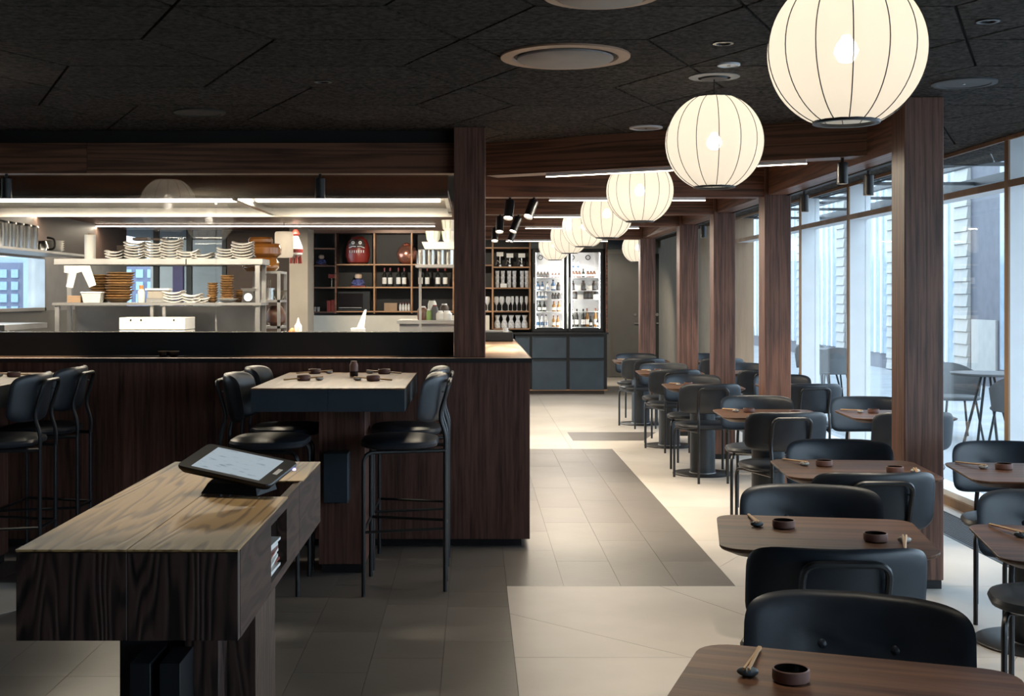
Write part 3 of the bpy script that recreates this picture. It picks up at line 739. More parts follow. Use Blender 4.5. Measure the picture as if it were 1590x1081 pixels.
# odds and ends on the lower shelf
t = thing('plastic_container', 'translucent plastic tub with lid beside the big bowl stack', 'container', (KX(143), 10.03, LS))
m = MB(); m.rings([[(-.065, -.05, 0), (.065, -.05, 0), (.065, .05, 0), (-.065, .05, 0)], [(-.078, -.06, .075), (.078, -.06, .075), (.078, .06, .075), (-.078, .06, .075)]]); m.build('tub', PLASTIC, t); B(-.085, .085, -.065, .065, .075, .088, bev=.003).build('lid', WHITE, t)
for i in range(4): tag(B(-.055, .055, -.05, .05, 0, .014, bev=.002).build('cardboard_box', CARD, loc=(KX(114), 10.06, LS+.0142*i)), ORD[i]+' from below, flat cardboard box in the pile left on the lower shelf', 'box', 'cardboard pile')
cl = thing('hanging_cloth', 'bright white cloth hanging over the lower shelf at the left', 'cloth', (KX(125), 10.0, TS-.055))
def sheet(pts, th=.006):
    return MB().rings([[(x, -th, z) for x, z in pts], [(x, 0, z) for x, z in pts]])
sheet([(-.13, 0), (.075, 0), (.06, -.035), (-.03, -.06), (-.06, -.18), (-.115, -.17), (-.09, -.06), (-.13, -.055)]).build('panel', PAPER, cl)
sheet([(.0, -.01), (.08, 0), (.13, -.155), (.075, -.175), (.02, -.06)]).build('flap', PAPER, cl).location = (0, -.008, 0)
def bottle(name, prof, mat, loc, label, cat, capmat=None, capz=None, labmat=None, labz=None, grp=None, n=14):
    t = thing(name, label, cat, loc, 0, grp)
    MB().lathe(prof, n).build('body', mat, t, smooth=True)
    if capmat: MB().lathe([(capz[2], capz[0]), (capz[2], capz[1])], n).build('cap', capmat, t)
    if labmat: MB().lathe([(labz[2], labz[0]), (labz[2], labz[1])], n, cap0=False, cap1=False).build('label_band', labmat, t)
    return t
bottle('sauce_bottle', [(.028, 0), (.03, .01), (.03, .09), (.02, .11)], PLASTIC, (KX(217), 10.05, LS), 'clear squeeze bottle with orange cap on the lower shelf', 'bottle', ORANGE, (.11, .14, .017))
t = thing('spice_tray', 'metal tray of small white topped jars on the lower shelf', 'tray', (KX(242), 10.1, LS))
B(-.09, .09, -.06, .06, 0, .035, bev=.003).build('base', STEELM, t); B(-.095, .095, -.065, .065, .10, .115).build('top', WHITE, t); B(-.08, .08, -.05, .05, .035, .10).build('body', BEIGE, t)
t = thing('kitchen_scale', 'black kitchen scale with round white dial at the shelf end', 'scale', (KX(386), 10.03, LS))
m = MB(); m.rings([[(-.055, -.05, 0), (.055, -.05, 0), (.055, .05, 0), (-.055, .05, 0)], [(-.042, -.035, .09), (.042, -.035, .09), (.042, .035, .09), (-.042, .035, .09)]]); m.build('body', BLACK, t)
o = MB().lathe([(.033, 0), (.033, .008)], 20).build('dial', WHITE, t); o.rotation_euler = (PI/2-.2, 0, 0); o.location = (0, -.046, .042)
o2 = B(-.002, .002, -.02, .003, .009, .011).build('needle', BLACK, o)
MB().rings([[(-.045, -.04, .09), (.045, -.04, .09), (.045, .04, .09), (-.045, .04, .09)], [(-.06, -.055, .115), (.06, -.055, .115), (.06, .055, .115), (-.06, .055, .115)]]).build('pan', STEELM, t)
# side rack with amber bowls
sr = thing('side_rack', 'narrow steel rack at the right end of the crockery shelves', 'shelf', (0, 0, 0))
SX0, SX1 = D(398, 10.6), D(440, 10.6)
for z in (TS-.09, LS+.02, LS-.20): B(SX0, SX1, 10.42, 10.8, z-.02, z).build('shelf_board', STEELM, sr)
for x in (SX0, SX1-.025):
    for y in (10.42, 10.775): B(x, x+.025, y, y+.025, 0, TS-.11).build('upright', STEELM, sr)
AZ = TS-.09
for i, (r, h, z) in enumerate(((.155, .12, 0), (.175, .115, .12), (.105, .055, .235))):
    tag(MB().lathe([(r*.8, 0), (r, h*.25), (r, h*.7), (r*.88, h*.9), (r*.95, h), (r*.85, h)], 24).build('amber_jar', AMBER, loc=(D(405, 10.6), 10.6, AZ+z), smooth=True),
        ['lowest amber glass jar of the stack on the side rack', 'wide middle amber glass jar of the stack on the side rack', 'small topmost amber glass jar on the side rack'][i], 'jar', 'stacked amber jars')
t = thing('cutlery_pot', 'metal pot and trays crowded on the side rack', 'pot', (D(418, 10.6), 10.55, LS+.02)); MB().lathe([(.05, 0), (.055, .10), (.06, .102)], 16).build('body', STEEL, t, smooth=True)
for a in (-.02, 0, .02): B(a-.004, a+.004, -.004, .004, .03, .17).build('spoon', STEEL, t)
tag(MB().lathe([(.03, 0), (.06, .07), (.075, .08), (.07, .075), (.001, .02)], 18, cap1=False).build('steel_funnel', STEEL, loc=(D(433, 10.6), 10.6, LS+.02), smooth=True), 'flared steel bowl at the edge of the side rack', 'bowl')
t = bottle('brown_jug', [(.05, 0), (.08, .03), (.085, .10), (.06, .15), (.045, .17)], BROWN, (D(428, 10.6), 10.62, LS-.20), 'dark red brown jug on the low tier of the side rack', 'jug')
# canisters above the side window
sb = thing('canister_shelf', 'high steel shelf above the left kitchen window', 'shelf')
B(-4.16, -3.75, 9.6, 12.05, 1.88, 1.90).build('board', STEELM, sb)
for i, y in enumerate((10.25, 10.42, 10.60, 10.78, 10.95)):
    t = thing('steel_canister', 'tall steel canister, %s on the high left kitchen shelf' % ['frontmost', 'second', 'third', 'fourth', 'last'][i], 'canister', (-3.92, y, 1.90), 0, 'steel canisters')
    MB().lathe([(.07, 0), (.072, .01), (.072, .20), (.075, .205)], 18).build('body', STEEL, t, smooth=True); MB().lathe([(.077, .205), (.075, .22), (.02, .23)], 18).build('lid', STEEL, t, smooth=True)
t = thing('kettle', 'small steel kettle with black handle on the high left shelf', 'kettle', (-3.92, 11.25, 1.90)); MB().lathe([(.06, 0), (.065, .05), (.04, .10)], 16).build('body', STEEL, t, smooth=True)
MB().tube(fillet([(.06, 0, .02), (.12, 0, .03), (.12, 0, .12), (.05, 0, .13)], .04), .01, 6).build('handle', BLACK, t)
for i in range(5): tag(MB().lathe([(.06, 0), (.10, .03), (.105, .034), (.09, .03), (.001, .01)], 18, cap1=False).build('mixing_bowl', CERAM, loc=(-3.92, 11.55, 1.90+.02*i), smooth=True), ORD[i]+' from below, white mixing bowl in the stack on the high left shelf', 'bowl', 'mixing bowls on the high shelf')
t = thing('paper_roll', 'upright white paper roll on the pass shelf beside the trays', 'paper roll', (KX(131), 10.15, TS)); MB().lathe([(.045, 0), (.045, .20), (.02, .20), (.02, .19)], 20).build('roll', PAPER, t, smooth=True); MB().lathe([(.018, .19), (.018, .21)], 12).build('core', CARD, t)
t = thing('work_table', 'steel kitchen work table at the left end below the side window', 'table'); B(-4.15, KX(80), 9.0, 9.9, 1.25, 1.29).build('top', STEELM, t)
for x in (-4.1, KX(76)-.0): B(x-.02, x+.02, 9.05, 9.09, 0, 1.25).build('leg', STEELM, t)
B(-4.12, KX(60), 9.1, 9.8, .6, 1.0).build('drawer_unit', STEELM, t)
B(KX(50), KX(55), 9.0, 9.03, 1.29, 1.42).build('post', STEELM, t)
# lamp and red-white ornament near the pier
t = thing('kitchen_lantern', 'small cylindrical white lantern hanging before the kitchen pier', 'lantern', (D(441, 13.5), 13.5, HT(400, 13.5)))
MB().lathe([(.09, 0), (.10, .02), (.10, .26), (.09, .28)], 24).build('shade', SHADE, t, smooth=True); MB().tube([(0, 0, .28), (0, 0, 2.30-HT(400, 13.5))], .004, 6).build('cord', BLACK, t)
t = thing('hanging_ornament', 'red and white tasselled ornament hanging on the kitchen pier', 'ornament', (D(459, 13.9), 13.9, HT(412, 13.9)))
MB().lathe([(.02, .08), (.075, .12), (.08, .20), (.05, .28), (.03, .33)], 18).build('bell', CERAM, t, smooth=True); MB().lathe([(.082, .14), (.085, .18)], 18, cap0=False, cap1=False).build('band', RED, t)
MB().lathe([(.031, .32), (.05, .35), (.02, .40)], 14).build('cap', RED, t, smooth=True)
for a in range(6):
    MB().tube([(.05*math.cos(a), .05*math.sin(a), .12), (.06*math.cos(a), .06*math.sin(a), .02)], .012, 5).build('tassel', RED, t)
MB().tube([(0, 0, .40), (0, 0, 2.30-HT(412, 13.9))], .003, 5).build('cord', BLACK, t)
# right hand pass shelf near the bar post
ps = thing('pass_shelf', 'steel shelf of pots and bowls just behind the glass by the bar post', 'shelf')
PY = 9.5
pz = HT(411, PY)
B(D(645, PY), D(712, PY), PY-.02, PY+.3, pz-.02, pz).build('board', STEELM, ps)
for x in (D(648, PY), D(706, PY)): B(x, x+.02, PY+.26, PY+.28, 1.19, pz-.02).build('upright', STEELM, ps)
for i, px in enumerate((655, 669, 684, 698)):
    tag(MB().lathe([(.03, 0), (.031, .115), (.034, .118), (.028, .118)], 16).build('steel_beaker', STEEL, loc=(D(px, PY), PY+.06, pz), smooth=True), 'steel beaker, %s in the row by the bar post' % ['first', 'second', 'third', 'last'][i], 'beaker', 'steel beakers')
t = thing('sieve_tray', 'translucent tray resting across the steel beakers', 'tray', (D(682, PY), PY+.06, pz+.1185))
MB().rings([[(-.11, -.06, 0), (.11, -.06, 0), (.11, .06, 0), (-.11, .06, 0)], [(-.135, -.07, .055), (.13, -.07, .055), (.13, .07, .055), (-.135, .07, .055)]]).build('tub', PLASTIC, t)
for i, (px, z) in enumerate(((672, 0), (697, 0), (697, .085))):
    tt = thing('striped_bowl', ['pale green striped bowl on the left of the tray by the post', 'lower pale green striped bowl next to the bar post', 'upper pale green striped bowl next to the bar post'][i], 'bowl', (D(px, PY), PY+.06, pz+.1185+.0555+z), 0, 'pale green striped bowls')
    MB().lathe([(.035, 0), (.05, .02), (.06, .084), (.055, .084), (.045, .02), (.001, .015)], 18, cap1=False).build('body', CERAM, tt, smooth=True)
    for k in range(9):
        a = 2*PI*k/9; MB().tube([(.0505*math.cos(a), .0505*math.sin(a), .02), (.0605*math.cos(a), .0605*math.sin(a), .084)], .0022, 4).build('stripe', GREEN, tt)
# right hand counter with sauces
ct = thing('kitchen_counter', 'steel kitchen counter behind the glass next to the bar post', 'counter')
B(D(618, 11), D(712, 11), 10.8, 11.6, 1.26, 1.29).build('top', STEELM, ct); B(D(622, 11), D(708, 11), 10.85, 11.55, 0, 1.26).build('body', STEELM, ct)
for i, (px, mat, r, h, lab) in enumerate(((656, BROWN, .045, .11, 'brown sauce pot leftmost on the steel counter'), (665, GREEN, .034, .085, 'green labelled jar on the steel counter'), (675, SPKM, .032, .12, 'grey bottle between the green jar and the white tubs'), (671, PLASTIC, .04, .17, 'tall clear shaker behind the green jar'), (683, CERAM, .045, .07, 'white tub right of the grey bottle on the counter'), (694, CERAM, .045, .07, 'white tub rightmost on the steel counter by the post'), (690, DKBR, .04, .13, 'dark jar standing behind the two white tubs'))):
    y = 10.95 if mat not in (DKBR, PLASTIC) else 11.25
    bottle('condiment_jar', [(r*.9, 0), (r, .01), (r, h*.8), (r*.7, h)], mat, (D(px, y), y, 1.29), lab, 'jar', BLACK if mat is PLASTIC else RED if mat is SPKM else WHITE, (h, h+.012, r*.6))
# squeeze bottles and printer just behind the glass
bt = thing('back_counter', 'low steel ledge right behind the kitchen glass', 'counter'); B(-1.75, -.36, 9.0, 9.6, 1.15, 1.18).build('top', STEELM, bt); B(-1.7, -.38, 9.05, 9.55, 0, 1.15).build('body', STEELM, bt)
bottle('squeeze_bottle', [(.026, 0), (.028, .05), (.028, .10), (.012, .125), (.004, .16)], PLASTIC, (D(463, 9.2), 9.2, 1.18), 'white nozzle squeeze bottle of brown sauce by the pier', 'bottle', None, None, BROWN, (.0, .05, .0286))
bottle('squeeze_bottle', [(.028, 0), (.03, .06), (.01, .085)], ORANGE, (D(454, 9.2), 9.2, 1.18), 'short orange squeeze bottle left of the white one', 'bottle')
t = thing('receipt_printer', 'white receipt printer with a paper strip standing up', 'printer', (D(556, 9.2), 9.2, 1.18))
B(-.05, .05, -.05, .05, 0, .085, bev=.006).build('body', WHITE, t); B(-.04, -.005, -.053, -.05, .015, .05).build('display', BLACK, t)
MB().rings([[(-.01, .0, .085), (.045, .0, .085), (.06, .03, .22), (.045, .03, .22)], [(-.01, .002, .085), (.045, .002, .085), (.06, .032, .22), (.045, .032, .22)]]).build('paper', PAPER, t)

# ------------------------------------------------------------------ far shelving wall
SY = 19.05
def SX(px): return D(px, SY)
def SH(py): return HT(py, SY)
sw = struct('wall_shelving', B(SX(483), SX(826), SY+.36, SY+.5, 0, CEIL), BLACK)
B(SX(483), SX(760), SY+.02, SY+.36, 0, SH(490)).build('tiled_base', CREAM, sw)
B(SX(483), SX(945), SY-.02, SY+.36, SH(362), CEIL).build('header', W_BEAM, sw)
sh = thing('shelving_unit', 'tall black backed oak shelving filling the far kitchen wall', 'shelf')
vert = [(484, W_BEAM), (521, W_BEAM), (581, W_SHELF), (639, W_SHELF), (704, W_SHELF), (765, W_SHELF), (823, W_SHELF)]
for px, mt in vert:
    zb = SH(487) if px < 750 else SH(511)
    B(SX(px)-.012, SX(px)+.012, SY, SY+.34, zb, SH(362)).build('upright', mt, sh)
def board(p0, p1, py, mt=W_SHELF): B(SX(p0)+.013, SX(p1)-.013, SY, SY+.34, SH(py)-.02, SH(py)).build('shelf_board', mt, sh)
for p0, p1 in ((521, 581), (581, 639), (639, 704)):
    for py in (410, 445.5, 483): board(p0, p1, py)
for py in (385, 412, 446, 484): board(484, 521, py, W_BEAM)
for p0, p1 in ((704, 765),):
    for py in (384, 411, 446.5, 483): board(p0, p1, py)
for py in (384, 414, 446.5, 483, 510): board(765, 823, py)
# round doll
t = thing('round_doll', 'big round dark red doll with painted face in the top shelf cell', 'doll', (SX(554), SY+.16, SH(410)))
MB().lathe([(.10, 0), (.16, .03), (.19, .12), (.185, .25), (.15, .36), (.09, .42), (.02, .435)], 24).build('body', RED, t, smooth=True)
f = MB().lathe([(.001, 0), (.09, .012), (.125, .04), (.128, .06)], 20, cap0=False, cap1=False).build('face', DKBR, t, smooth=True); f.rotation_euler = (PI/2, 0, 0); f.location = (0, -.206, .30); f.scale = (1, .62, 1.0)
f.rotation_euler = (PI/2, PI, PI); f.location = (0, -.195, .30)
for s in (-1, 1):
    e = MB().lathe([(.001, .012), (.025, .006), (.027, 0)], 14, cap0=False).build('eye', CERAM, t, smooth=True); e.rotation_euler = (PI/2, 0, 0); e.location = (s*.055, -.19, .325)
    MB().lathe([(.001, .014), (.009, .0135)], 10, cap0=False, cap1=False).build('pupil', BLACK, e)
    MB().tube([(s*.02, -.19, .365), (s*.06, -.185, .375), (s*.10, -.165, .355)], .009, 6).build('eyebrow', DKBR, t)
    MB().tube([(s*.01, -.205, .265), (s*.06, -.205, .27), (s*.12, -.17, .245)], .007, 6).build('moustache', CERAM, t)
for k in range(7): MB().tube([((k-3)*.035, -.19+abs(k-3)*.004, .21), ((k-3)*.035, -.195+abs(k-3)*.004, .17)], .008, 5).build('whisker', CERAM, t)
def figurine(px, py, s, lab):
    t = thing('seated_figurine', lab, 'figurine', (SX(px), SY+.15, SH(py)), 0, 'seated figurines'); t.scale = (s, s, s)
    B(-.11, .11, -.07, .07, 0, .02).build('base', RED, t)
    MB().lathe([(.10, .02), (.09, .05), (.055, .10), (.045, .12)], 16).build('robe', BLUEP, t, smooth=True)
    MB().lathe([(.02, .12), (.05, .135), (.058, .165), (.048, .20), (.015, .215)], 16).build('head', SKIN, t, smooth=True)
    MB().lathe([(.052, .19), (.04, .215), (.01, .222)], 14).build('hair', BLACK, t, smooth=True)
    for sd in (-1, 1): MB().tube([(sd*.06, -.02, .10), (sd*.085, -.05, .06), (sd*.02, -.085, .045)], .02, 6).build('arm', BLUEP, t)
figurine(555, 445.5, 1.0, 'seated painted figurine in the cell below the round doll'); figurine(497, 412, .8, 'smaller seated figurine on the left column of shelves')
wb = [(.032, 0), (.034, .01), (.034, .165), (.03, .19), (.012, .225), (.011, .285), (.013, .29)]
wine = bottle('wine_bottle', wb, BOTD, (0, 0, 0), '', 'bottle', RED, (.245, .293, .0135), PAPER, (.045, .145, .0346))
for i, px in enumerate((596, 605, 618, 627, 652.5, 663, 679.5, 691)):
    o = place(wine, (SX(px), SY+.12, SH(445.5)), 0, 'white labelled red topped bottle, %s in the row on the middle shelf' % ['first', 'second', 'third', 'fourth', 'fifth', 'sixth', 'seventh', 'last'][i], 'white labelled bottles', 1.0 if i > 3 else 1.0)
t = thing('copper_pot', 'round shiny copper pot on the top shelf right of the doll', 'pot', (SX(631), SY+.15, SH(410)+.0)); MB().lathe([(.05, 0), (.13, .05), (.165, .15), (.13, .25), (.06, .30), (.07, .31)], 24).build('body', COPPER, t, smooth=True); MB().lathe([(.075, .31), (.02, .33)], 16).build('lid', COPPER, t)
for i, px in enumerate((649, 656, 667)):
    tag(MB().lathe([(.05, 0), (.05, .2), (.054, .205)], 16).build('steel_tin', STEEL, loc=(SX(px)+.0 if i < 2 else SX(px), SY+.1+.1*(i % 2), SH(410)), smooth=True), ['red trimmed shelf steel tin, nearest the copper pot', 'steel tin behind the first one right of the copper pot', 'steel tin farthest right of the copper pot'][i], 'tin', 'steel tins')
for i in range(7): tag(B(-.10, .10, -.08, .08, 0, .017, bev=.002).build('magazine', CARD, loc=(SX(606), SY+.15, SH(483)+.0175*i)), ORD[i]+' from below, brown paper booklet in the pile under the bottles', 'booklet', 'paper booklets on the low shelf')
for i, px in enumerate((621, 625.5, 630, 634.5)): bottle('small_bottle', [(.018, 0), (.02, .08), (.008, .11)], PLASTIC, (SX(px), SY+.1, SH(483)), 'small pale bottle, %s right of the booklet pile' % ['first', 'second', 'third', 'fourth'][i], 'bottle', RED, (.11, .13, .009), CERAM, (.02, .06, .0205), 'small pale bottles')
for i, px in enumerate((486.5+1, 493)): tag(MB().lathe([(.02, 0), (.025, .07), (.022, .07), (.018, .01)], 12).build('shot_glass', CLEARG, loc=(SX(px), SY+.1, SH(484)), smooth=True), ['left small glass on the lowest left shelf', 'right small glass on the lowest left shelf'][i], 'glass', 'shot glasses')
for i, px in enumerate((510, 516.5)): tag(B(-.03, .03, -.05, .05, 0, .17+.01*i, bev=.004).build('red_carton', RED, loc=(SX(px), SY+.1, SH(484))), ['darker red carton on the lowest left shelf', 'brighter red carton beside the upright, lowest left shelf'][i], 'carton', 'red cartons')
t = thing('bottle_rack', 'small red and white carton stand on the middle left shelf', 'stand', (SX(514), SY+.1, SH(446))); B(-.05, .05, -.03, .03, .14, .20).build('card', RED, t); B(-.008, .008, -.005, .005, 0, .14).build('stem', STEEL, t); B(-.03, .03, -.03, .03, 0, .008).build('foot', STEEL, t)
t = thing('microwave', 'dark glass fronted microwave in the lowest cell under the figurine', 'microwave', (SX(549), SY+.18, SH(483))); B(-.25, .25, -.14, .14, 0, .30, bev=.006).build('body', BLACK, t); B(-.235, .14, -.146, -.14, .03, .27).build('door', GLAZE, t); B(-.23, .12, -.158, -.147, .045, .055).build('handle', STEELM, t)
# right bay: cards, cups, wine glasses, carafes
for i, px in enumerate((776.5, 792, 810.5)):
    t = thing('price_card_stand', '%s white card on a metal tap stand on the upper right shelf' % ['left', 'middle', 'right'][i], 'card stand', (SX(px), SY+.1, SH(414)), 0, 'white cards on stands')
    B(-.052, .052, -.004, .0, .14+(.02 if i == 0 else 0), .205+(.02 if i == 0 else 0)).build('card', PAPER, t); MB().lathe([(.03, 0), (.03, .03), (.012, .05), (.012, .14+(.02 if i == 0 else 0))], 12).build('stem', STEEL, t, smooth=True)
    MB().tube([(0, 0, .07), (-.05, -.02, .10), (-.06, -.03, .03)], .008, 6).build('spout', STEEL, t)
tum = MB().lathe([(.026, 0), (.033, .085), (.030, .085), (.024, .01)], 14).build('tumbler', CLEARG, smooth=True); tag(tum, '', 'tumbler')
for i, px in enumerate((772.5, 781, 791, 799, 811, 818.5)):
    for r in range(3): place(tum, (SX(px), SY+.1, SH(446.5)+.086*r), 0, ORD[r]+' from below, clear tumbler in the %s column of stacked tumblers' % ['first', 'second', 'third', 'fourth', 'fifth', 'last'][i], 'stacked tumblers column %s' % 'abcdef'[i])
t = tag(B(-.05, .05, -.003, 0, 0, .06).build('small_sign', PAPER, loc=(SX(782), SY+.03, SH(446.5))), 'small blank white card before the stacked tumblers', 'card')
gob = MB().lathe([(.034, 0), (.034, .004), (.006, .01), (.005, .08), (.02, .10), (.042, .14), (.04, .18), (.032, .215), (.03, .215), (.037, .18), (.04, .14), (.001, .1)], 14, cap1=False).build('wine_glass', CLEARG, smooth=True); tag(gob, '', 'wine glass')
for i, px in enumerate((757, 771, 779.5, 789.5, 796, 803, 810, 818)):
    place(gob, (SX(px), SY+.1, SH(483)), 0, 'stemmed wine glass, %s on the shelf of glasses' % ['leftmost, alone beside the bar post', 'first of the wide ones', 'second wide one', 'third wide one', 'narrow one in the middle', 'fifth', 'sixth', 'last beside the fridge'][i], 'wine glasses', (1, 1, 1.03) if i < 4 else (.62, .62, 1.05))
car = MB().lathe([(.045, 0), (.05, .02), (.05, .07), (.025, .13), (.03, .16), (.045, .20), (.04, .20), (.02, .14)], 14).build('carafe', CLEARG, smooth=True); tag(car, '', 'carafe')
for i, px in enumerate((772.5, 783.5, 794, 804.5, 815)): place(car, (SX(px), SY+.1, SH(510)), 0, 'clear glass carafe, %s of five on the lowest right shelf' % ['first', 'second', 'third', 'fourth', 'last'][i], 'glass carafes')
t = thing('glass_bowl', 'glass bowl on the lowest shelf beside the bar post', 'bowl', (SX(758), SY+.1, SH(483)-.26)); 
bpy.data.objects.remove(t)

# fridge cabinet with two glass doors
fr = thing('wine_fridge', 'black framed two door glass fridge lit from inside at the far wall', 'fridge')
FX0, FX1 = SX(826), SX(940); FZ0, FZ1 = SH(516), SH(386)
m = MB(); m.box(FX0, FX1, SY+.36, SY+.40, FZ0, FZ1); m.box(FX0, FX0+.03, SY+.06, SY+.36, FZ0, FZ1); m.box(FX1-.06, FX1, SY+.06, SY+.36, FZ0, FZ1); m.box(FX0+.03, FX1-.06, SY+.06, SY+.36, FZ1-.05, FZ1); m.box(FX0+.03, FX1-.06, SY+.06, SY+.36, FZ0, FZ0+.05); m.build('carcass', BLACK, fr)
B(FX0+.03, FX1-.06, SY+.345, SY+.359, FZ0+.05, FZ1-.05).build('liner', WHITE, fr)
DOORS = ((SX(827.5), SX(880)), (SX(883), SX(936.5)))
for x0, x1 in DOORS:
    dd = MB(); e = .042
    dd.box(x0, x0+e, SY+.02, SY+.058, FZ0+.01, FZ1-.01); dd.box(x1-e, x1, SY+.02, SY+.058, FZ0+.01, FZ1-.01); dd.box(x0+e, x1-e, SY+.02, SY+.058, FZ0+.01, FZ0+.06); dd.box(x0+e, x1-e, SY+.02, SY+.058, FZ1-.06, FZ1-.01)
    d_ = dd.build('door', STEELB, fr)
    B(x0+e, x1-e, SY+.035, SY+.042, FZ0+.06, FZ1-.06).build('pane', FGLASS, d_)
    B(x0+.012, x0+.022, SY-.01, SY+.019, (FZ0+FZ1)/2-.2, (FZ0+FZ1)/2+.2).build('handle', STEELM, d_)
    B(x0+e+.004, x0+e+.009, SY+.07, SY+.08, FZ0+.06, FZ1-.06).build('led_tube', FRLED, fr); B(x1-e-.009, x1-e-.004, SY+.07, SY+.08, FZ0+.06, FZ1-.06).build('led_tube', FRLED, fr)
    a = area_light('fridge_light', ((x0+x1)/2, SY+.09, FZ1-.09), x1-x0-.12, .03, 5, (1, .95, .86)); a.parent = fr; a.rotation_euler = (-.5, 0, 0)
shelves = [SH(v) for v in (417, 430.5, 451, 464.5, 484, 508)]
for z in shelves[1:]:
    for x0, x1 in DOORS: B(x0+.045, x1-.045, SY+.10, SY+.345, z-.012, z).build('shelf_board', WHITE, fr)
for cx_, px in ((0, 841), (1, 863), (2, 891), (3, 916)):
    o = MB().lathe([(.028, 0), (.04, 0), (.04, .01), (.028, .01)], 18, cap0=False, cap1=False).build('fan_ring', BLACK if cx_ == 3 else SPKM, fr); o.rotation_euler = (PI/2, 0, 0); o.location = (SX(px), SY+.34, SH(399))
bpro = [(.028, 0), (.03, .008), (.03, .12), (.011, .17), (.011, .22)]
fb = {}
def fbottle(kind, px, z, s, lab, grp):
    if kind not in fb:
        mat, lm = {'d': (BOTD, CERAM), 'b': (BOTB, CERAM), 'a': (BOTA, CERAM), 'c': (CLEARG, BOTB), 'k': (DKBR, SPKM), 'w': (BROWN, PAPER)}[kind]
        if kind == 'k' or kind == 'w':
            fb[kind] = bottle('jar', [(.032, 0), (.034, .008), (.034, .09), (.02, .115), (.02, .13)], mat, (0, 0, 0), '', 'jar', BLACK, (.13, .14, .021), lm, (.02, .07, .0346), n=10)
        else:
            fb[kind] = bottle('chilled_bottle', bpro, mat, (0, 0, 0), '', 'bottle', BLACK if kind != 'a' else RED, (.2, .222, .0125), lm, (.03, .09, .0306), n=10)
    place(fb[kind], (SX(px), SY+.16, z), 0, lab, grp, s)
def frow(kind, pxs, si, s, lab):
    for i, px in enumerate(pxs): fbottle(kind, px, shelves[si], s, (ORD[i]+' from left, ' if len(pxs) > 1 else '')+lab, lab)
frow('k', (836.5, 841.5, 846.5, 851.5), 1, (.7, .7, .62), 'squat dark jar in the top row behind the left fridge door')
frow('w', (859, 864, 869), 1, (.6, .6, .5), 'small brown jar right of the dark jars, left fridge door')
frow('b', (836, 843), 2, (.9, .9, .62), 'blue bottle at the left of the second row, left fridge door'); frow('c', (851,), 2, (.8, .8, .6), 'clear bottle in the second row, left fridge door'); frow('b', (860,), 2, (1.2, 1.2, .75), 'large blue bottle in the second row, left fridge door'); frow('k', (868,), 2, (.9, .9, .9), 'dark jar in the second row, left fridge door')
frow('c', (838, 843.5, 848.5), 3, (.75, .75, .55), 'short clear bottle in the third row, left fridge door'); frow('k', (859.5, 864, 869), 3, (.7, .7, .7), 'short dark jar in the third row, left fridge door')
frow('d', (839, 846), 4, (1.0, 1, .72), 'dark beer bottle pair in the fourth row, left fridge door'); frow('a', (861, 868.5), 4, (1.0, 1, .72), 'amber bottle pair in the fourth row, left fridge door')
frow('c', (835.5, 842.5, 849), 5, (1.0, 1, .85), 'blue labelled clear bottle in the bottom row, left fridge door'); frow('a', (860.5, 867), 5, (.9, .9, .8), 'amber bottle in the bottom row, left fridge door')
frow('c', (891, 899), 0, (.7, .7, .55), 'small clear bottle at the very top behind the right fridge door')
for x0, x1 in DOORS[1:]: B(x0+.045, x1-.045, SY+.10, SY+.345, shelves[0]-.008, shelves[0]-.001).build('shelf_board', FGLASS, fr)
frow('w', (891, 896, 901), 1, (.8, .8, .7), 'brown jar left in the top row, right fridge door'); frow('d', (907,), 1, (.8, .8, .6), 'dark bottle in the middle of the top row, right fridge door'); frow('w', (914, 919, 924), 1, (.8, .8, .7), 'brown jar right in the top row, right fridge door')
frow('k', (890, 907, 924), 2, (1.0, 1, 1.1), 'dark flask between white cards, second row, right fridge door')
for px in (898.5, 916): tag(B(-.045, .045, -.003, 0, 0, .075).build('white_card', PAPER, loc=(SX(px), SY+.13, shelves[2])), 'white card between the dark flasks in the second row, %s one' % ('left' if px < 900 else 'right'), 'card', 'white cards in the fridge')
frow('k', (894, 911, 916, 921), 3, (1.0, 1, 1.15), 'dark flask in the third row behind the right fridge door')
for px in (902.5, 927): tag(B(-.045, .04, -.003, 0, 0, .07).build('white_card', PAPER, loc=(SX(px), SY+.13, shelves[3])), 'white card in the third row of the fridge, %s one' % ('left' if px < 910 else 'right'), 'card', 'white cards in the fridge')
frow('d', (889, 897, 907), 5, (1.05, 1.05, 1.25), 'tall dark wine bottle in the bottom row, right fridge door'); frow('a', (913, 926), 5, (1.0, 1, 1.3), 'golden bottle in the bottom row, right fridge door'); frow('d', (918.5, 931-3), 5, (.9, .9, .75), 'short dark bottle before the golden ones, bottom row')
fb_ = None
# base cabinets
bc = thing('base_cabinet', 'petrol blue four drawer cabinet under the glass fridge', 'cabinet')
CZ1 = SH(519)
B(SX(800), SX(942), SY-.05, SY+.35, .06, CZ1).build('carcass', BLACK, bc); B(SX(800), SX(938), SY, SY+.35, 0, .06).build('plinth', DKBR, bc)
B(SX(822), SX(943), SY-.055, SY-.045, .055, .075).build('bottom_trim', W_SHELF, bc)
for (p0, p1) in ((800, 822), (826, 879), (884, 937)):
    for y0, y1 in ((522, 556), (558.5, 605)):
        d_ = B(SX(p0), SX(p1), SY-.07, SY-.051, SH(y1), SH(y0), bev=.003).build('drawer_front', PETROL, bc)
        B(SX(p0)+.01, SX(p1)-.01, SY-.085, SY-.071, SH(y0)-.015, SH(y0)-.003).build('grip', STEELB, d_)
ctp = thing('back_worktop', 'thin dark worktop running under the glass fridge and shelves', 'worktop'); B(SX(762), SX(944), SY-.09, SY+.355, CZ1, SH(516)-.001).build('slab', STEELB, ctp)
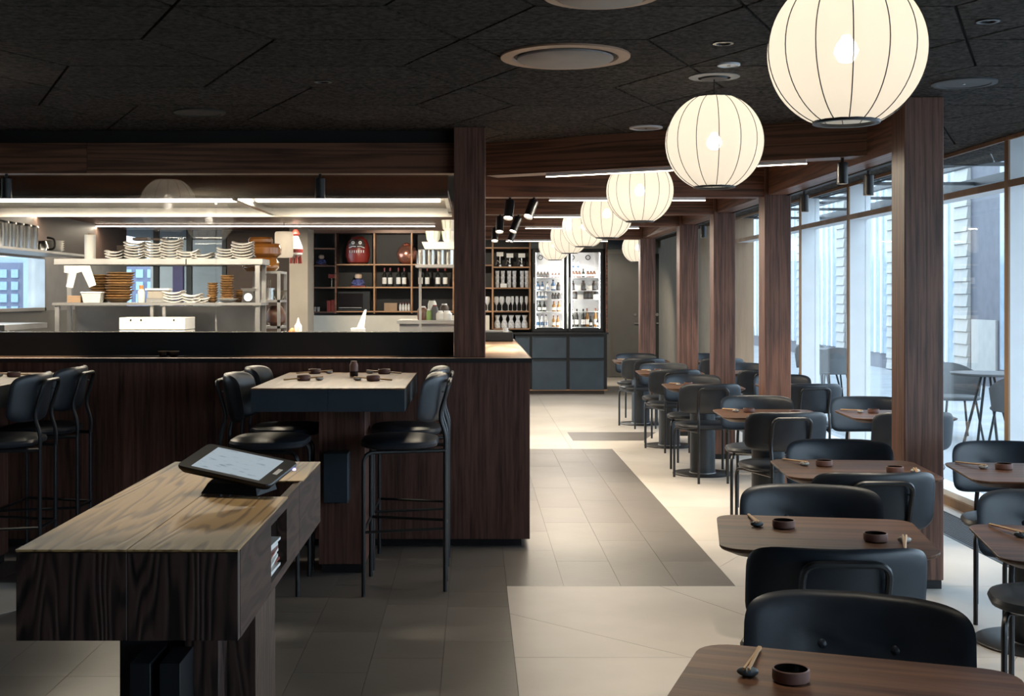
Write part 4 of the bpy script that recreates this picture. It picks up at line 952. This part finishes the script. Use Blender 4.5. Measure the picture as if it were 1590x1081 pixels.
bb = thing('bar_side_cabinet', 'dark panel side beside the fridge and cabinet', 'panel'); B(SX(940.5), SX(943), SY-.04, SY+.4, SH(516), SH(350)).build('board', W_BEAM, bb)

# ================================================================== HIGH TABLES AND STOOLS
def high_table(x0, x1, lab, ck=True):
    t = thing('high_table', lab, 'table', (0, 0, 0), 0, 'high tables at the bar'); y0, y1 = 6.07, 7.36; zt = 1.05; zb = .935
    xm = (x0+x1)/2
    B(x0, x1, y0+.0, y1, zt-.008, zt, bev=.002).build('top', W_TOP2, t)
    B(x0+.002, xm-.0008, y0+.002, y0+.03, zb, zt-.0085).build('apron_panel', NAVY, t); B(xm+.0008, x1-.002, y0+.002, y0+.03, zb, zt-.0085).build('apron_panel', NAVY, t)
    B(x0+.002, x0+.03, y0+.031, y1, zb, zt-.0085).build('side_apron', NAVY, t); B(x1-.03, x1-.002, y0+.031, y1, zb, zt-.0085).build('side_apron', NAVY, t)
    B(x0+.031, x1-.031, y0+.031, y1-.01, zt-.04, zt-.0085).build('underside', BLACK, t)
    B(xm-.125, xm+.125, 6.72, 7.05, .05, zt-.041, bev=.002).build('column', W_BAR, t)
    B(xm-.11, xm+.11, 6.74, 7.03, 0, .05).build('plinth', BLACK, t)
    B(xm-.085, xm+.045, 6.60, 6.719, .40, .665, bev=.003).build('socket_box', NAVY, t)
W_TOP2 = wood('high_table_top', (.065, .033, .017), (.17, .09, .048), 1, rings=12, sc=3, spec=.3, rough=.34, along=.1)
HT1 = (-1.095, -.34); HT2 = (-3.15, -2.39)
high_table(*HT1, 'high table with navy sides against the bar, centre left'); high_table(*HT2, 'high table at the left edge, mostly cut off')

def seat_mesh(wd, d, z):
    out = rrect(wd, d, .15, 7)
    out = [(x*(1-.10*max(0, -y/(d/2))), y) for x, y in out]
    prof = [(.90, z-.045), (.98, z-.036), (1.0, z-.022), (.97, z-.008), (.86, z), (.6, z+.004), (.2, z+.005)]
    return MB().rings([[(x*s, y*s, h) for x, y in out] for s, h in prof])
def back_mesh(wd, hh, zc, y0, R_=.40, T=.018, tilt=.16):
    m = MB(); nt_ = 56; rs = [0.12, .3, .48, .64, .78, .89, .96, 1.0]
    def pt(s, th, side):
        e = 2/5.2; cth, sth = math.cos(th), math.sin(th)
        a = wd/2*s*math.copysign(abs(cth)**e, cth); b = hh/2*s*math.copysign(abs(sth)**e, sth)
        t = T*math.sqrt(max(0, 1-s**5))
        if side > 0:
            t *= 1.25
            for bx in (-.085, .085): t -= .014*math.exp(-((a-bx)**2+(b-.0)**2)/(.026**2))
        ang_ = a/R_; nx, ny = -math.sin(ang_), math.cos(ang_)
        rr = R_-side*t
        x = rr*math.sin(ang_); y = y0+R_-rr*math.cos(ang_)-tilt*b
        return (x, y, zc+b)
    F = [[pt(s, 2*PI*k/nt_, 1) for k in range(nt_)] for s in rs]; K = [[pt(s, 2*PI*k/nt_, -1) for k in range(nt_)] for s in rs]
    rings = F+K[::-1][1:]
    m.rings(rings); return m
def make_seat(name, cat, sz, stool):
    t = thing(name, '', cat)
    z = sz; r = .0105
    seat_mesh(.485, .395, z).build('seat', LEATHER, t, smooth=True)
    bz = z+.206
    bk = back_mesh(.555 if not stool else .50, .245, bz, -.215, R_=.40 if not stool else .27).build('backrest', LEATHER, t, smooth=True)
    for s in (-1, 1):
        b = MB().lathe([(.013, -.004), (.0125, .003), (.008, .007), (.0005, .0085)], 12).build('button', LEATHER, bk, smooth=True)
        b.rotation_euler = (-PI/2, 0, 0); b.location = (s*.084, -.215+.0105+.0070+(.0 if not stool else .006), bz)
    hw = .118
    ff = MB().tube(fillet([(-hw, -.235, z-.06), (-hw, -.238, z+.02), (-hw, -.205-.0, z+.115), (-hw, -.258, bz+.085), (hw, -.258, bz+.085), (hw, -.205, z+.115), (hw, -.238, z+.02), (hw, -.235, z-.06)], .045, 5), r, 8).build('back_frame', STEELB, t, smooth=True)
    for s in (-1, 1):
        MB().tube([(s*hw, -.235, 0), (s*hw, -.235, z-.061)], r, 8).build('leg', STEELB, t, smooth=True)
        MB().tube(fillet([(s*.222, .17, 0), (s*.222, .17, z-.058), (s*.185, .06, z-.058), (s*hw, -.235, z-.058)], .055, 6), r, 8).build('leg', STEELB, t, smooth=True)
        for q in (0, 1):
            MB().lathe([(.006, 0), (.006, .008)], 8).build('screw', STEELB, ff).location = (s*hw, -.225, bz-.03+.06*q)
    MB().tube([(-.19, .09, z-.053), (.19, .09, z-.053)], .008, 6).build('cross_rail', STEELB, t)
    if stool:
        fz = .32
        MB().tube([(-.222, .17, fz), (.222, .17, fz)], .008, 6).build('footrest', STEELB, t, smooth=True)
        for s in (-1, 1): MB().tube([(s*.222, .17, fz), (s*hw, -.235, fz)], .008, 6).build('stretcher', STEELB, t, smooth=True)
        MB().tube([(-hw, -.235, fz), (hw, -.235, fz)], .008, 6).build('stretcher', STEELB, t, smooth=True)
    return t
stool = make_seat('bar_stool', 'bar stool', .775, True)
for x, y, rz, lab in ((-.385, 6.43, PI/2, 'black leather bar stool right of the centre high table, nearer one'), (-.385, 7.02, PI/2, 'black leather bar stool right of the centre high table, by the bar'),
                      (-1.055, 6.43, -PI/2, 'black leather bar stool left of the centre high table, nearer one'), (-1.055, 7.02, -PI/2, 'black leather bar stool left of the centre high table, by the bar'),
                      (-2.45, 6.45, PI/2, 'black leather bar stool at the left picture edge, nearer one'), (-2.45, 7.05, PI/2, 'black leather bar stool at the left high table, by the bar')):
    place(stool, (x, y, 0), rz, lab, 'black bar stools')

# ---------------- table ware
dish_p = thing('sauce_dish', '', 'dish'); DS = .86
MB().lathe([(.036, 0), (.041, .004), (.0425, .012), (.042, .029), (.040, .031), (.0375, .030)], 32, cap1=False).build('wall', CLAY, dish_p, smooth=True)
MB().lathe([(.0374, .0298), (.0370, .012), (.001, .010)], 32, cap0=False, cap1=False).build('glaze', GLAZE, dish_p, smooth=True)
def pebble(mat, name='chopstick_rest', s=(.022, .015, .0095)):
    bm = bmesh.new(); bmesh.ops.create_icosphere(bm, subdivisions=3, radius=1)
    for v in bm.verts:
        f = 1+.10*math.sin(3*v.co.x+1)+.08*math.cos(4*v.co.y)-.12*max(0, v.co.z)*(abs(v.co.x) < .35)
        v.co = Vector((v.co.x*s[0]*f, v.co.y*s[1]*f, v.co.z*s[2]))
    m = MB(); m.bm.free(); m.bm = bm
    o = m.build(name, mat, smooth=True); tag(o, '', 'chopstick rest'); return o
peb = {0: pebble(STONE), 1: pebble(STONED)}
chop = MB().tube([(0, -.105, 0), (0, .105, 0)], .0032, 6, .0046).build('chopstick', W_CHOP); tag(chop, '', 'chopstick')
def setting(cx, cy, z, rz, lab, dark=0, stick_ang=-.35, dish=True, sc=1.0):
    """stone rest, dish and two chopsticks; local -x is the stone, +x the dish"""
    def w_(x, y): return (cx+x*math.cos(rz)-y*math.sin(rz), cy+x*math.sin(rz)+y*math.cos(rz))
    x, y = w_(-.04, 0)
    place(peb[dark], (x, y, z+.0093), rz+.2, '%s stone chopstick rest %s' % (('pale', 'dark')[dark], lab), 'stone chopstick rests')
    if dish:
        x2, y2 = w_(.045, -.005); place(dish_p, (x2, y2, z), 0, 'brown sauce dish '+lab, 'brown sauce dishes', DS)
    for k in (-1, 1):
        o = place(chop, (x+.010*k*.45, y, z), 0, ('left' if k < 0 else 'right')+' chopstick of the pair '+lab, 'chopsticks '+lab)
        a = rz+stick_ang+.03*k; tl = .115
        L2 = .2
        o.rotation_euler = (-.062, 0, a)
        o.location = (x+.0045*k*math.cos(a)-math.sin(a)*.085, y+.0045*k*math.sin(a)+math.cos(a)*.085, z+.0125)
# ================================================================== DINING TABLES AND CHAIRS
tbl = thing('dining_table', '', 'table')
o_ = rrect(.645, .605, .075, 6)
MB().rings([[(x*s, y*s, z) for x, y in o_] for s, z in ((.86, .708), (.985, .728), (1.0, .734), (1.0, .7385), (.996, .74))]).build('top', W_TOP, tbl)
MB().lathe([(.105, .012), (.105, .70)], 32).build('column', COLUMN, tbl, smooth=True)
MB().lathe([(.12, .69), (.12, .7079)], 24).build('top_plate', STEELB, tbl)
MB().lathe([(.25, 0), (.25, .008), (.246, .011)], 48).build('base_plate', STEELB, tbl, smooth=True)
MB().lathe([(.112, .011), (.112, .016), (.1055, .018)], 32, cap0=False, cap1=False).build('collar', STEELM, tbl)
chair = make_seat('dining_chair', 'chair', .47, False)
BO = .21
TAB = [  # x, y, rot deg, near (x,y) or None, far (x,y) of the backrests, name phrase, both settings
    (.700, 2.34, -20, None, (.905, 2.93), 'front table cut off by the bottom edge', 1),
    (1.108, 3.98, -10, (1.044, 3.56), (1.245, 4.63), 'second table of the aisle row', 1),
    (1.665, 5.47, -5, (1.624, 5.05), (1.775, 6.10), 'third table of the aisle row', 1),
    (1.90, 8.05, -3, (1.917, 7.63), (1.985, 8.80), 'fourth table of the aisle row', 1),
    (1.925, 10.5, -3, (1.91, 10.05), (1.945, 11.15), 'fifth table of the aisle row', 1),
    (1.95, 12.45, -3, (1.94, 12.0), (1.985, 13.08), 'sixth table of the aisle row', 1),
    (1.95, 14.6, -3, (1.93, 14.15), (1.98, 15.3), 'seventh, farthest table of the aisle row', 1),
    (1.894, 3.795, -12, None, (2.075, 4.50), 'nearest window-side table at the right edge', 1),
    (2.42, 5.36, -8, (2.455, 4.93), (2.56, 6.02), 'window-side table behind the front post', 1),
    (2.70, 8.0, -3, (2.69, 7.62), (2.73, 8.70), 'window-side table between the first two posts', 1),
    (2.73, 10.5, -3, (2.73, 10.07), (2.75, 11.17), 'window-side table between the second and third posts', 1),
    (2.79, 12.45, -3, (2.79, 11.98), (2.80, 13.1), 'window-side table between the third and fourth posts', 0),
    (2.82, 14.6, -3, (2.82, 14.15), (2.83, 15.3), 'farthest window-side table', 0)]
for k, (x, y, rot, nr, fa, nm, st) in enumerate(TAB):
    rz = math.radians(rot)
    place(tbl, (x, y, 0), rz, 'walnut table with column foot, '+nm, 'walnut dining tables')
    ey = (-math.sin(rz), math.cos(rz)); ex = (math.cos(rz), math.sin(rz))
    rn = rz+math.radians(7)
    if nr: place(chair, (nr[0]-ey[0]*.095-math.sin(rn)*BO, nr[1]-ey[1]*.095+math.cos(rn)*BO, 0), rn, 'black chair showing its back, near side of '+nm, 'black dining chairs')
    if fa: place(chair, (fa[0]-ey[0]*BO, fa[1]-ey[1]*BO, 0), rz+PI, 'black leather chair facing us, far side of '+nm, 'black dining chairs')
    if st:
        def lc(a, b): return (x+ex[0]*a+ey[0]*b, y+ex[1]*a+ey[1]*b)
        p1 = lc(-.155, .085); p2 = lc(.20, -.105)
        setting(p1[0], p1[1], .74, rz, 'far left on '+nm, 1 if k in (0, 1, 7) else 0, {0: .0, 1: .1, 2: .35, 7: .3, 8: .4, 9: .45}.get(k, .3))
        if k > 0: setting(p2[0], p2[1], .74, rz+PI, 'near right on '+nm, 0, -.15)
# table ware on the high table
def htware(x0):
    pass
setting(-.87, 6.65, 1.05, PI, 'on the near left of the centre high table', 0, -1.35)
setting(-.585, 6.63, 1.05, 0, 'on the near right of the centre high table', 0, -1.75)
setting(-.885, 7.22, 1.05, PI, 'on the far left of the centre high table', 0, -1.35)
setting(-.57, 7.22, 1.05, 0, 'on the far right of the centre high table', 0, -1.75)
setting(-2.62, 6.95, 1.05, 0, 'on the high table at the left edge', 0, -1.25)
t = thing('sauce_bottle', 'brown clay soy bottle standing on the centre high table', 'bottle', (D(549.5, 6.97), 6.97, 1.05))
MB().lathe([(.022, 0), (.024, .004), (.0245, .03)], 20).build('foot', GLAZE, t, smooth=True); MB().lathe([(.0245, .0301), (.0245, .065), (.018, .078), (.016, .084), (.018, .086)], 20, cap0=False).build('body', CLAY, t, smooth=True)

# ================================================================== HOST STAND
hs = thing('host_stand', 'heavy ash reception stand with pale top in the left foreground', 'host stand')
HX0, HX1, HY0, HY1, HZ0, HZ1 = -.815, -.419, 2.205, 3.38, .888, 1.05
HM = -.617
B(HX0, HM-.0005, HY0, HY1, HZ1-.004, HZ1, bev=.0008).build('top_board', W_ASH, hs)
B(HM+.0005, HX1, HY0, 2.79, HZ1-.004, HZ1, bev=.0008).build('top_board', W_ASH, hs)
B(HM+.0005, HX1, 3.03, HY1, HZ1-.004, HZ1, bev=.0008).build('top_board', W_ASH, hs)
B(HX1-.006, HX1, 2.79, 3.03, HZ1-.004, HZ1).build('slot_edge', W_ASHS, hs)
B(HX0+.001, HM-.0005, HY0+.001, HY0+.022, HZ0, HZ1-.0055, bev=.0008).build('front_panel', W_ASHV, hs)
B(HM+.0005, HX1-.001, HY0+.001, HY0+.022, HZ0, HZ1-.0055, bev=.0008).build('front_panel', W_ASHV, hs)
S0 = HX1-.022
m = MB(); m.box(S0, HX1-.0005, HY0+.0225, 2.562, HZ0, HZ1-.0045); m.build('side_panel', W_ASHS, hs)
B(S0, HX1-.0005, 2.562, 2.776, HZ0, .908).build('niche_rail', W_ASHS, hs); B(S0, HX1-.0005, 2.562, 2.776, 1.026, HZ1-.0045).build('niche_rail', W_ASHS, hs)
B(S0, HX1-.0005, 2.776, 2.975, HZ0, HZ1-.0045).build('side_panel', W_ASHS, hs); B(S0, HX1-.0005, 2.977, HY1, HZ0, HZ1-.0045).build('side_panel', W_ASHS, hs)
B(HX0+.001, HX0+.022, HY0+.0225, HY1, HZ0, HZ1-.0045).build('side_panel', W_ASHS, hs)
B(HX0+.0225, S0-.0005, HY0+.023, HY1-.002, HZ0, HZ0+.015).build('bottom_panel', W_ASHS, hs)
m = MB(); m.box(-.56, -.555, 2.55, 2.79, HZ0+.016, HZ1-.022); m.box(-.555, S0-.001, 2.545, 2.561, HZ0+.016, HZ1-.022); m.box(-.555, S0-.001, 2.777, 2.79, HZ0+.016, HZ1-.022); m.build('niche_lining', DKBR, hs)
B(HM+.001, S0-.001, 2.795, 3.025, HZ0+.02, 1.0).build('cable_tray', BLACK, hs)
# pedestal of stepped slabs
for i, (x0, x1, y0, y1, z1, mt) in enumerate(((-.757, -.47, 2.665, 2.93, HZ0, W_ASHV), (-.60, -.53, 2.572, 2.664, HZ0, W_ASHV), (-.622, -.581, 2.452, 2.571, .776, STEELB), (-.680, -.640, 2.452, 2.66, .776, STEELB))):
    if i == 1: x0 = -.60
    B(x0, x1, y0, y1, 0, z1-.0005, bev=.001).build('pedestal_slab', mt, hs)
B(-.742, -.601, 2.60, 2.664, 0, HZ0-.001).build('pedestal_slab', STEELB, hs)
B(-.527, -.470, 2.664, 2.6649, 0.0, HZ0-.001).build('pedestal_edge', W_ASHV, hs)
B(-.78, -.45, 2.40, 3.0, 0, .012).build('foot_plate', STEELB, hs)
for o in hs.children:
    if o.name.startswith('pedestal_slab'): o.location.z = .0
# papers in the niche
nt_ = .9115
for i in range(11):
    o = B(-.016, .016, -.07, .07, 0, .0055).build('matchbook', RED if i in (3, 7) else PAPER, loc=(S0-.004+.004*math.sin(i*2.1), 2.64, .9085+.0062*i), rz=.06*math.sin(i*3.7))
    tag(o, ORD[i]+' from below, thin %s card in the pile in the stand niche' % ('red' if i in (3, 7) else 'white'), 'card', 'cards in the niche (%s)' % ('red' if i in (3, 7) else 'white'))
tb = thing('tablet', 'black tablet computer tilted on a stand on the reception stand', 'tablet', (-.545, 2.86, HZ1), math.radians(-16))
st_ = MB(); st_.rings([[(-.07, -.045, 0), (.07, -.045, 0), (.07, .06, 0), (-.07, .06, 0)], [(-.06, -.03, .022), (.06, -.03, .022), (.06, .05, .045), (-.06, .05, .045)]]); st_.build('stand', BLACK, tb)
q = rrect(.235, .15, .014, 4)
bd = MB().rings([[(x*s, y*s, z) for x, y in q] for s, z in ((.93, 0), (.99, .008), (1.0, .013), (.99, .016))]).build('body', STEELB, tb)
bd.location = (0, .0, .050); bd.rotation_euler = (math.radians(13), math.radians(9), 0)
B(-.085, .085, -.062, .062, .0161, .0168).build('screen', SCREEN, bd)
B(.095, .106, -.016, .016, .0161, .0166).build('home_key', CHALK, bd)
MB().lathe([(.004, 0), (.004, .003)], 10).build('indicator', emit('indicator_led', (.35, .3, 1), 4), bd).location = (.118, .05, .006)

# ================================================================== OUTSIDE
struct('floor_terrace', B(OUT+.06, 60, -20, 120, -.12, -.02), EXTG)
nbld = thing('neighbouring_building', 'pale clad building with dark window bays across the terrace', 'building')
NX = 8.6
B(NX+.05, NX+3, 17.2, 62, -.02, 6.5).build('wall', EXTD, nbld)
mod = 3.62; y0 = 21.67-mod
for k in range(19):
    y = y0+mod*k
    if y > 60: break
    first = None
    for i in range(20):
        z = .0+.22*i
        o = None
        mb = MB(); mb.rings([[(NX-.03, y, z), (NX-.03, y+.62, z), (NX+.05, y+.62, z), (NX+.05, y, z)], [(NX+.0, y, z+.215), (NX+.0, y+.62, z+.215), (NX+.05, y+.62, z+.215), (NX+.05, y, z+.215)]])
        if first is None:
            first = mb.build('board', SIDING, nbld); first.location = (0, 0, 0); base = first
        else:
            mb.bm.free(); o = base.copy(); C.objects.link(o); o.location = (0, 0, z)
    B(NX+.0, NX+.049, y+.62, y+2.3, .3, 4.4).build('window_bay', EXTGL, nbld)
    for q_ in (.9, 1.3, 1.75): B(NX-.04, NX-.001, y+q_, y+q_+.06, .3, 4.4).build('window_bar', WHITE, nbld)
    B(NX+.01, NX+.049, y+2.5, y+3.5, .2, 1.1).build('plinth_panel', SIDING, nbld)
for i, (z, h) in enumerate(((2.50, .07), (2.70, .05))):
    t = thing('awning_rail', ['lower', 'upper'][i]+' black awning rail outside the windows', 'rail', (0, 0, 0), 0, 'awning rails')
    B(4.55, 4.62, -3, 17, z, z+h).build('bar', STEELB, t)
    for yy in MULL: B(OUT+.052, 4.55, yy-.02, yy+.02, z+.01, z+.04).build('arm', STEELB, t)
def outdoor_table(x, y, lab):
    t = thing('outdoor_table', lab, 'table', (x, y, -.02), 0, 'outdoor tables')
    MB().lathe([(.35, .72), (.36, .73), (.36, .745)], 32).build('top', SPKM, t); 
    for a in range(4): MB().tube([(.06*math.cos(a*PI/2), .06*math.sin(a*PI/2), .72), (.25*math.cos(a*PI/2), .25*math.sin(a*PI/2), 0)], .014, 6).build('leg', STEELB, t)
def outdoor_chair(x, y, rz, lab):
    t = thing('outdoor_chair', lab, 'chair', (x, y, -.02), rz, 'outdoor shell chairs')
    seat_mesh(.46, .44, .46).build('seat', SPKM, t, smooth=True)
    rings = []
    for i in range(13):
        a = PI+PI*i/12; h = .64+.16*math.sin(PI*i/12)
        c_, s_ = math.cos(a), math.sin(a)
        rings.append([(.25*c_, .23*s_, .42), (.28*c_, .27*s_, h), (.262*c_, .252*s_, h), (.232*c_, .212*s_, .42)])
    MB().rings(rings).build('shell', SPKM, t, smooth=True)
    for sx in (-1, 1):
        for sy in (-1, 1): MB().tube([(sx*.15, sy*.15, .43), (sx*.21, sy*.21, 0)], .012, 6).build('leg', STEELB, t)
outdoor_table(5.2, 12.6, 'outdoor table seen through the window right of the front post'); outdoor_chair(5.15, 13.3, PI, 'outdoor shell chair behind the nearer outdoor table'); outdoor_chair(5.2, 11.9, 0, 'outdoor shell chair before the nearer outdoor table')
outdoor_table(5.2, 18.4, 'farther outdoor table seen between the posts'); outdoor_chair(5.1, 17.7, 0, 'outdoor shell chair before the farther outdoor table'); outdoor_chair(5.2, 19.1, PI, 'outdoor shell chair behind the farther outdoor table')
# apartment block seen through the kitchen windows
ab = thing('apartment_block', 'mauve grey apartment block seen through the kitchen windows', 'building')
AY = 180
B(D(-260, AY), D(420, AY), AY, AY+12, -14, HT(408, AY)).build('wall', BLDG, ab)
B(D(-260, AY), D(420, AY), AY+1, AY+11, HT(408, AY), HT(398, AY)).build('roof', EXTGL, ab)
B(D(40, AY), D(57, AY), AY-1.0, AY-.001, -14, HT(408, AY)).build('stair_bay', EXTGL, ab)
wm = None
for i in range(-11, 20):
    for j in range(4):
        px = 6+11*i*1.6; py = 420+19*j
        if px < -230 or px > 400 or 36 < px < 60: continue
        if wm is None: wm = B(-.5, .5, -.3, 0, -.6, .6).build('window', BLDW, ab); o = wm
        else: o = wm.copy(); C.objects.link(o)
        o.location = (D(px, AY), AY-.005, HT(py+5, AY))
struct('floor_street', B(-120, -6.0, 15.3, 200, -14.2, -14), EXTG)
tr = thing('street_tree', 'dark round tree before the apartment block through the left kitchen window', 'tree', (D(2, 120), 120, -14))
MB().tube([(0, 0, 0), (0, 0, 11)], .3, 8).build('trunk', DKBR, tr)
def blob(r, n=3):
    bm = bmesh.new(); bmesh.ops.create_icosphere(bm, subdivisions=n, radius=r)
    for v in bm.verts: v.co *= 1+.14*math.sin(v.co.x*5)*math.cos(v.co.z*4+v.co.y*3)+random.uniform(-.06, .06)
    m = MB(); m.bm.free(); m.bm = bm; return m
cr = blob(1.9).build('crown', HEDGE, tr); cr.location = (0, 0, 12.2)
cr = blob(1.3).build('crown', HEDGE, tr); cr.location = (1.0, 0, 11.0)

# ================================================================== FILL LIGHTS ADDED IN THE CEILING
fill_light(1.0, 5.0, 30, 'added fill light above the aisle before the grille', 1.3)
fill_light(.62, 8.85, 210, 'added fill light in the aisle behind the slanting beam', 1.3)
fill_light(.85, 12.9, 95, 'added fill light far along the aisle', 1.3)
fill_light(.9, 15.6, 90, 'added fill light at the end of the aisle', 1.3)
fill_light(1.9, 4.6, 50, 'added fill light above the second dining table', 1.2)
fill_light(-.72, 5.9, 13, 'added fill light before the centre high table', .9, (-.72, 6.7, 0))
fill_light(-2.3, 5.9, 9, 'added fill light before the left high table', .9, (-2.4, 6.7, 0))
fill_light(-.7, 3.3, 26, 'unseen fill light over the reception stand', .6, (-.62, 2.8, 1.0))
fill_light(.55, 2.7, 30, 'unseen fill light over the front table', .7, (.6, 2.5, .74))
fill_light(2.2, 20.5, 130, 'added fill light before the grey doors at the far end', 1.6, (2.2, 22.2, .8))
fill_light(-1.3, 17.2, 120, 'added fill light lighting the far shelving', 1.2, (-1.0, 19.1, 1.6))
fill_light(.2, 17.2, 50, 'added fill light lighting the glass shelves', 1.0, (.4, 19.1, 1.5))
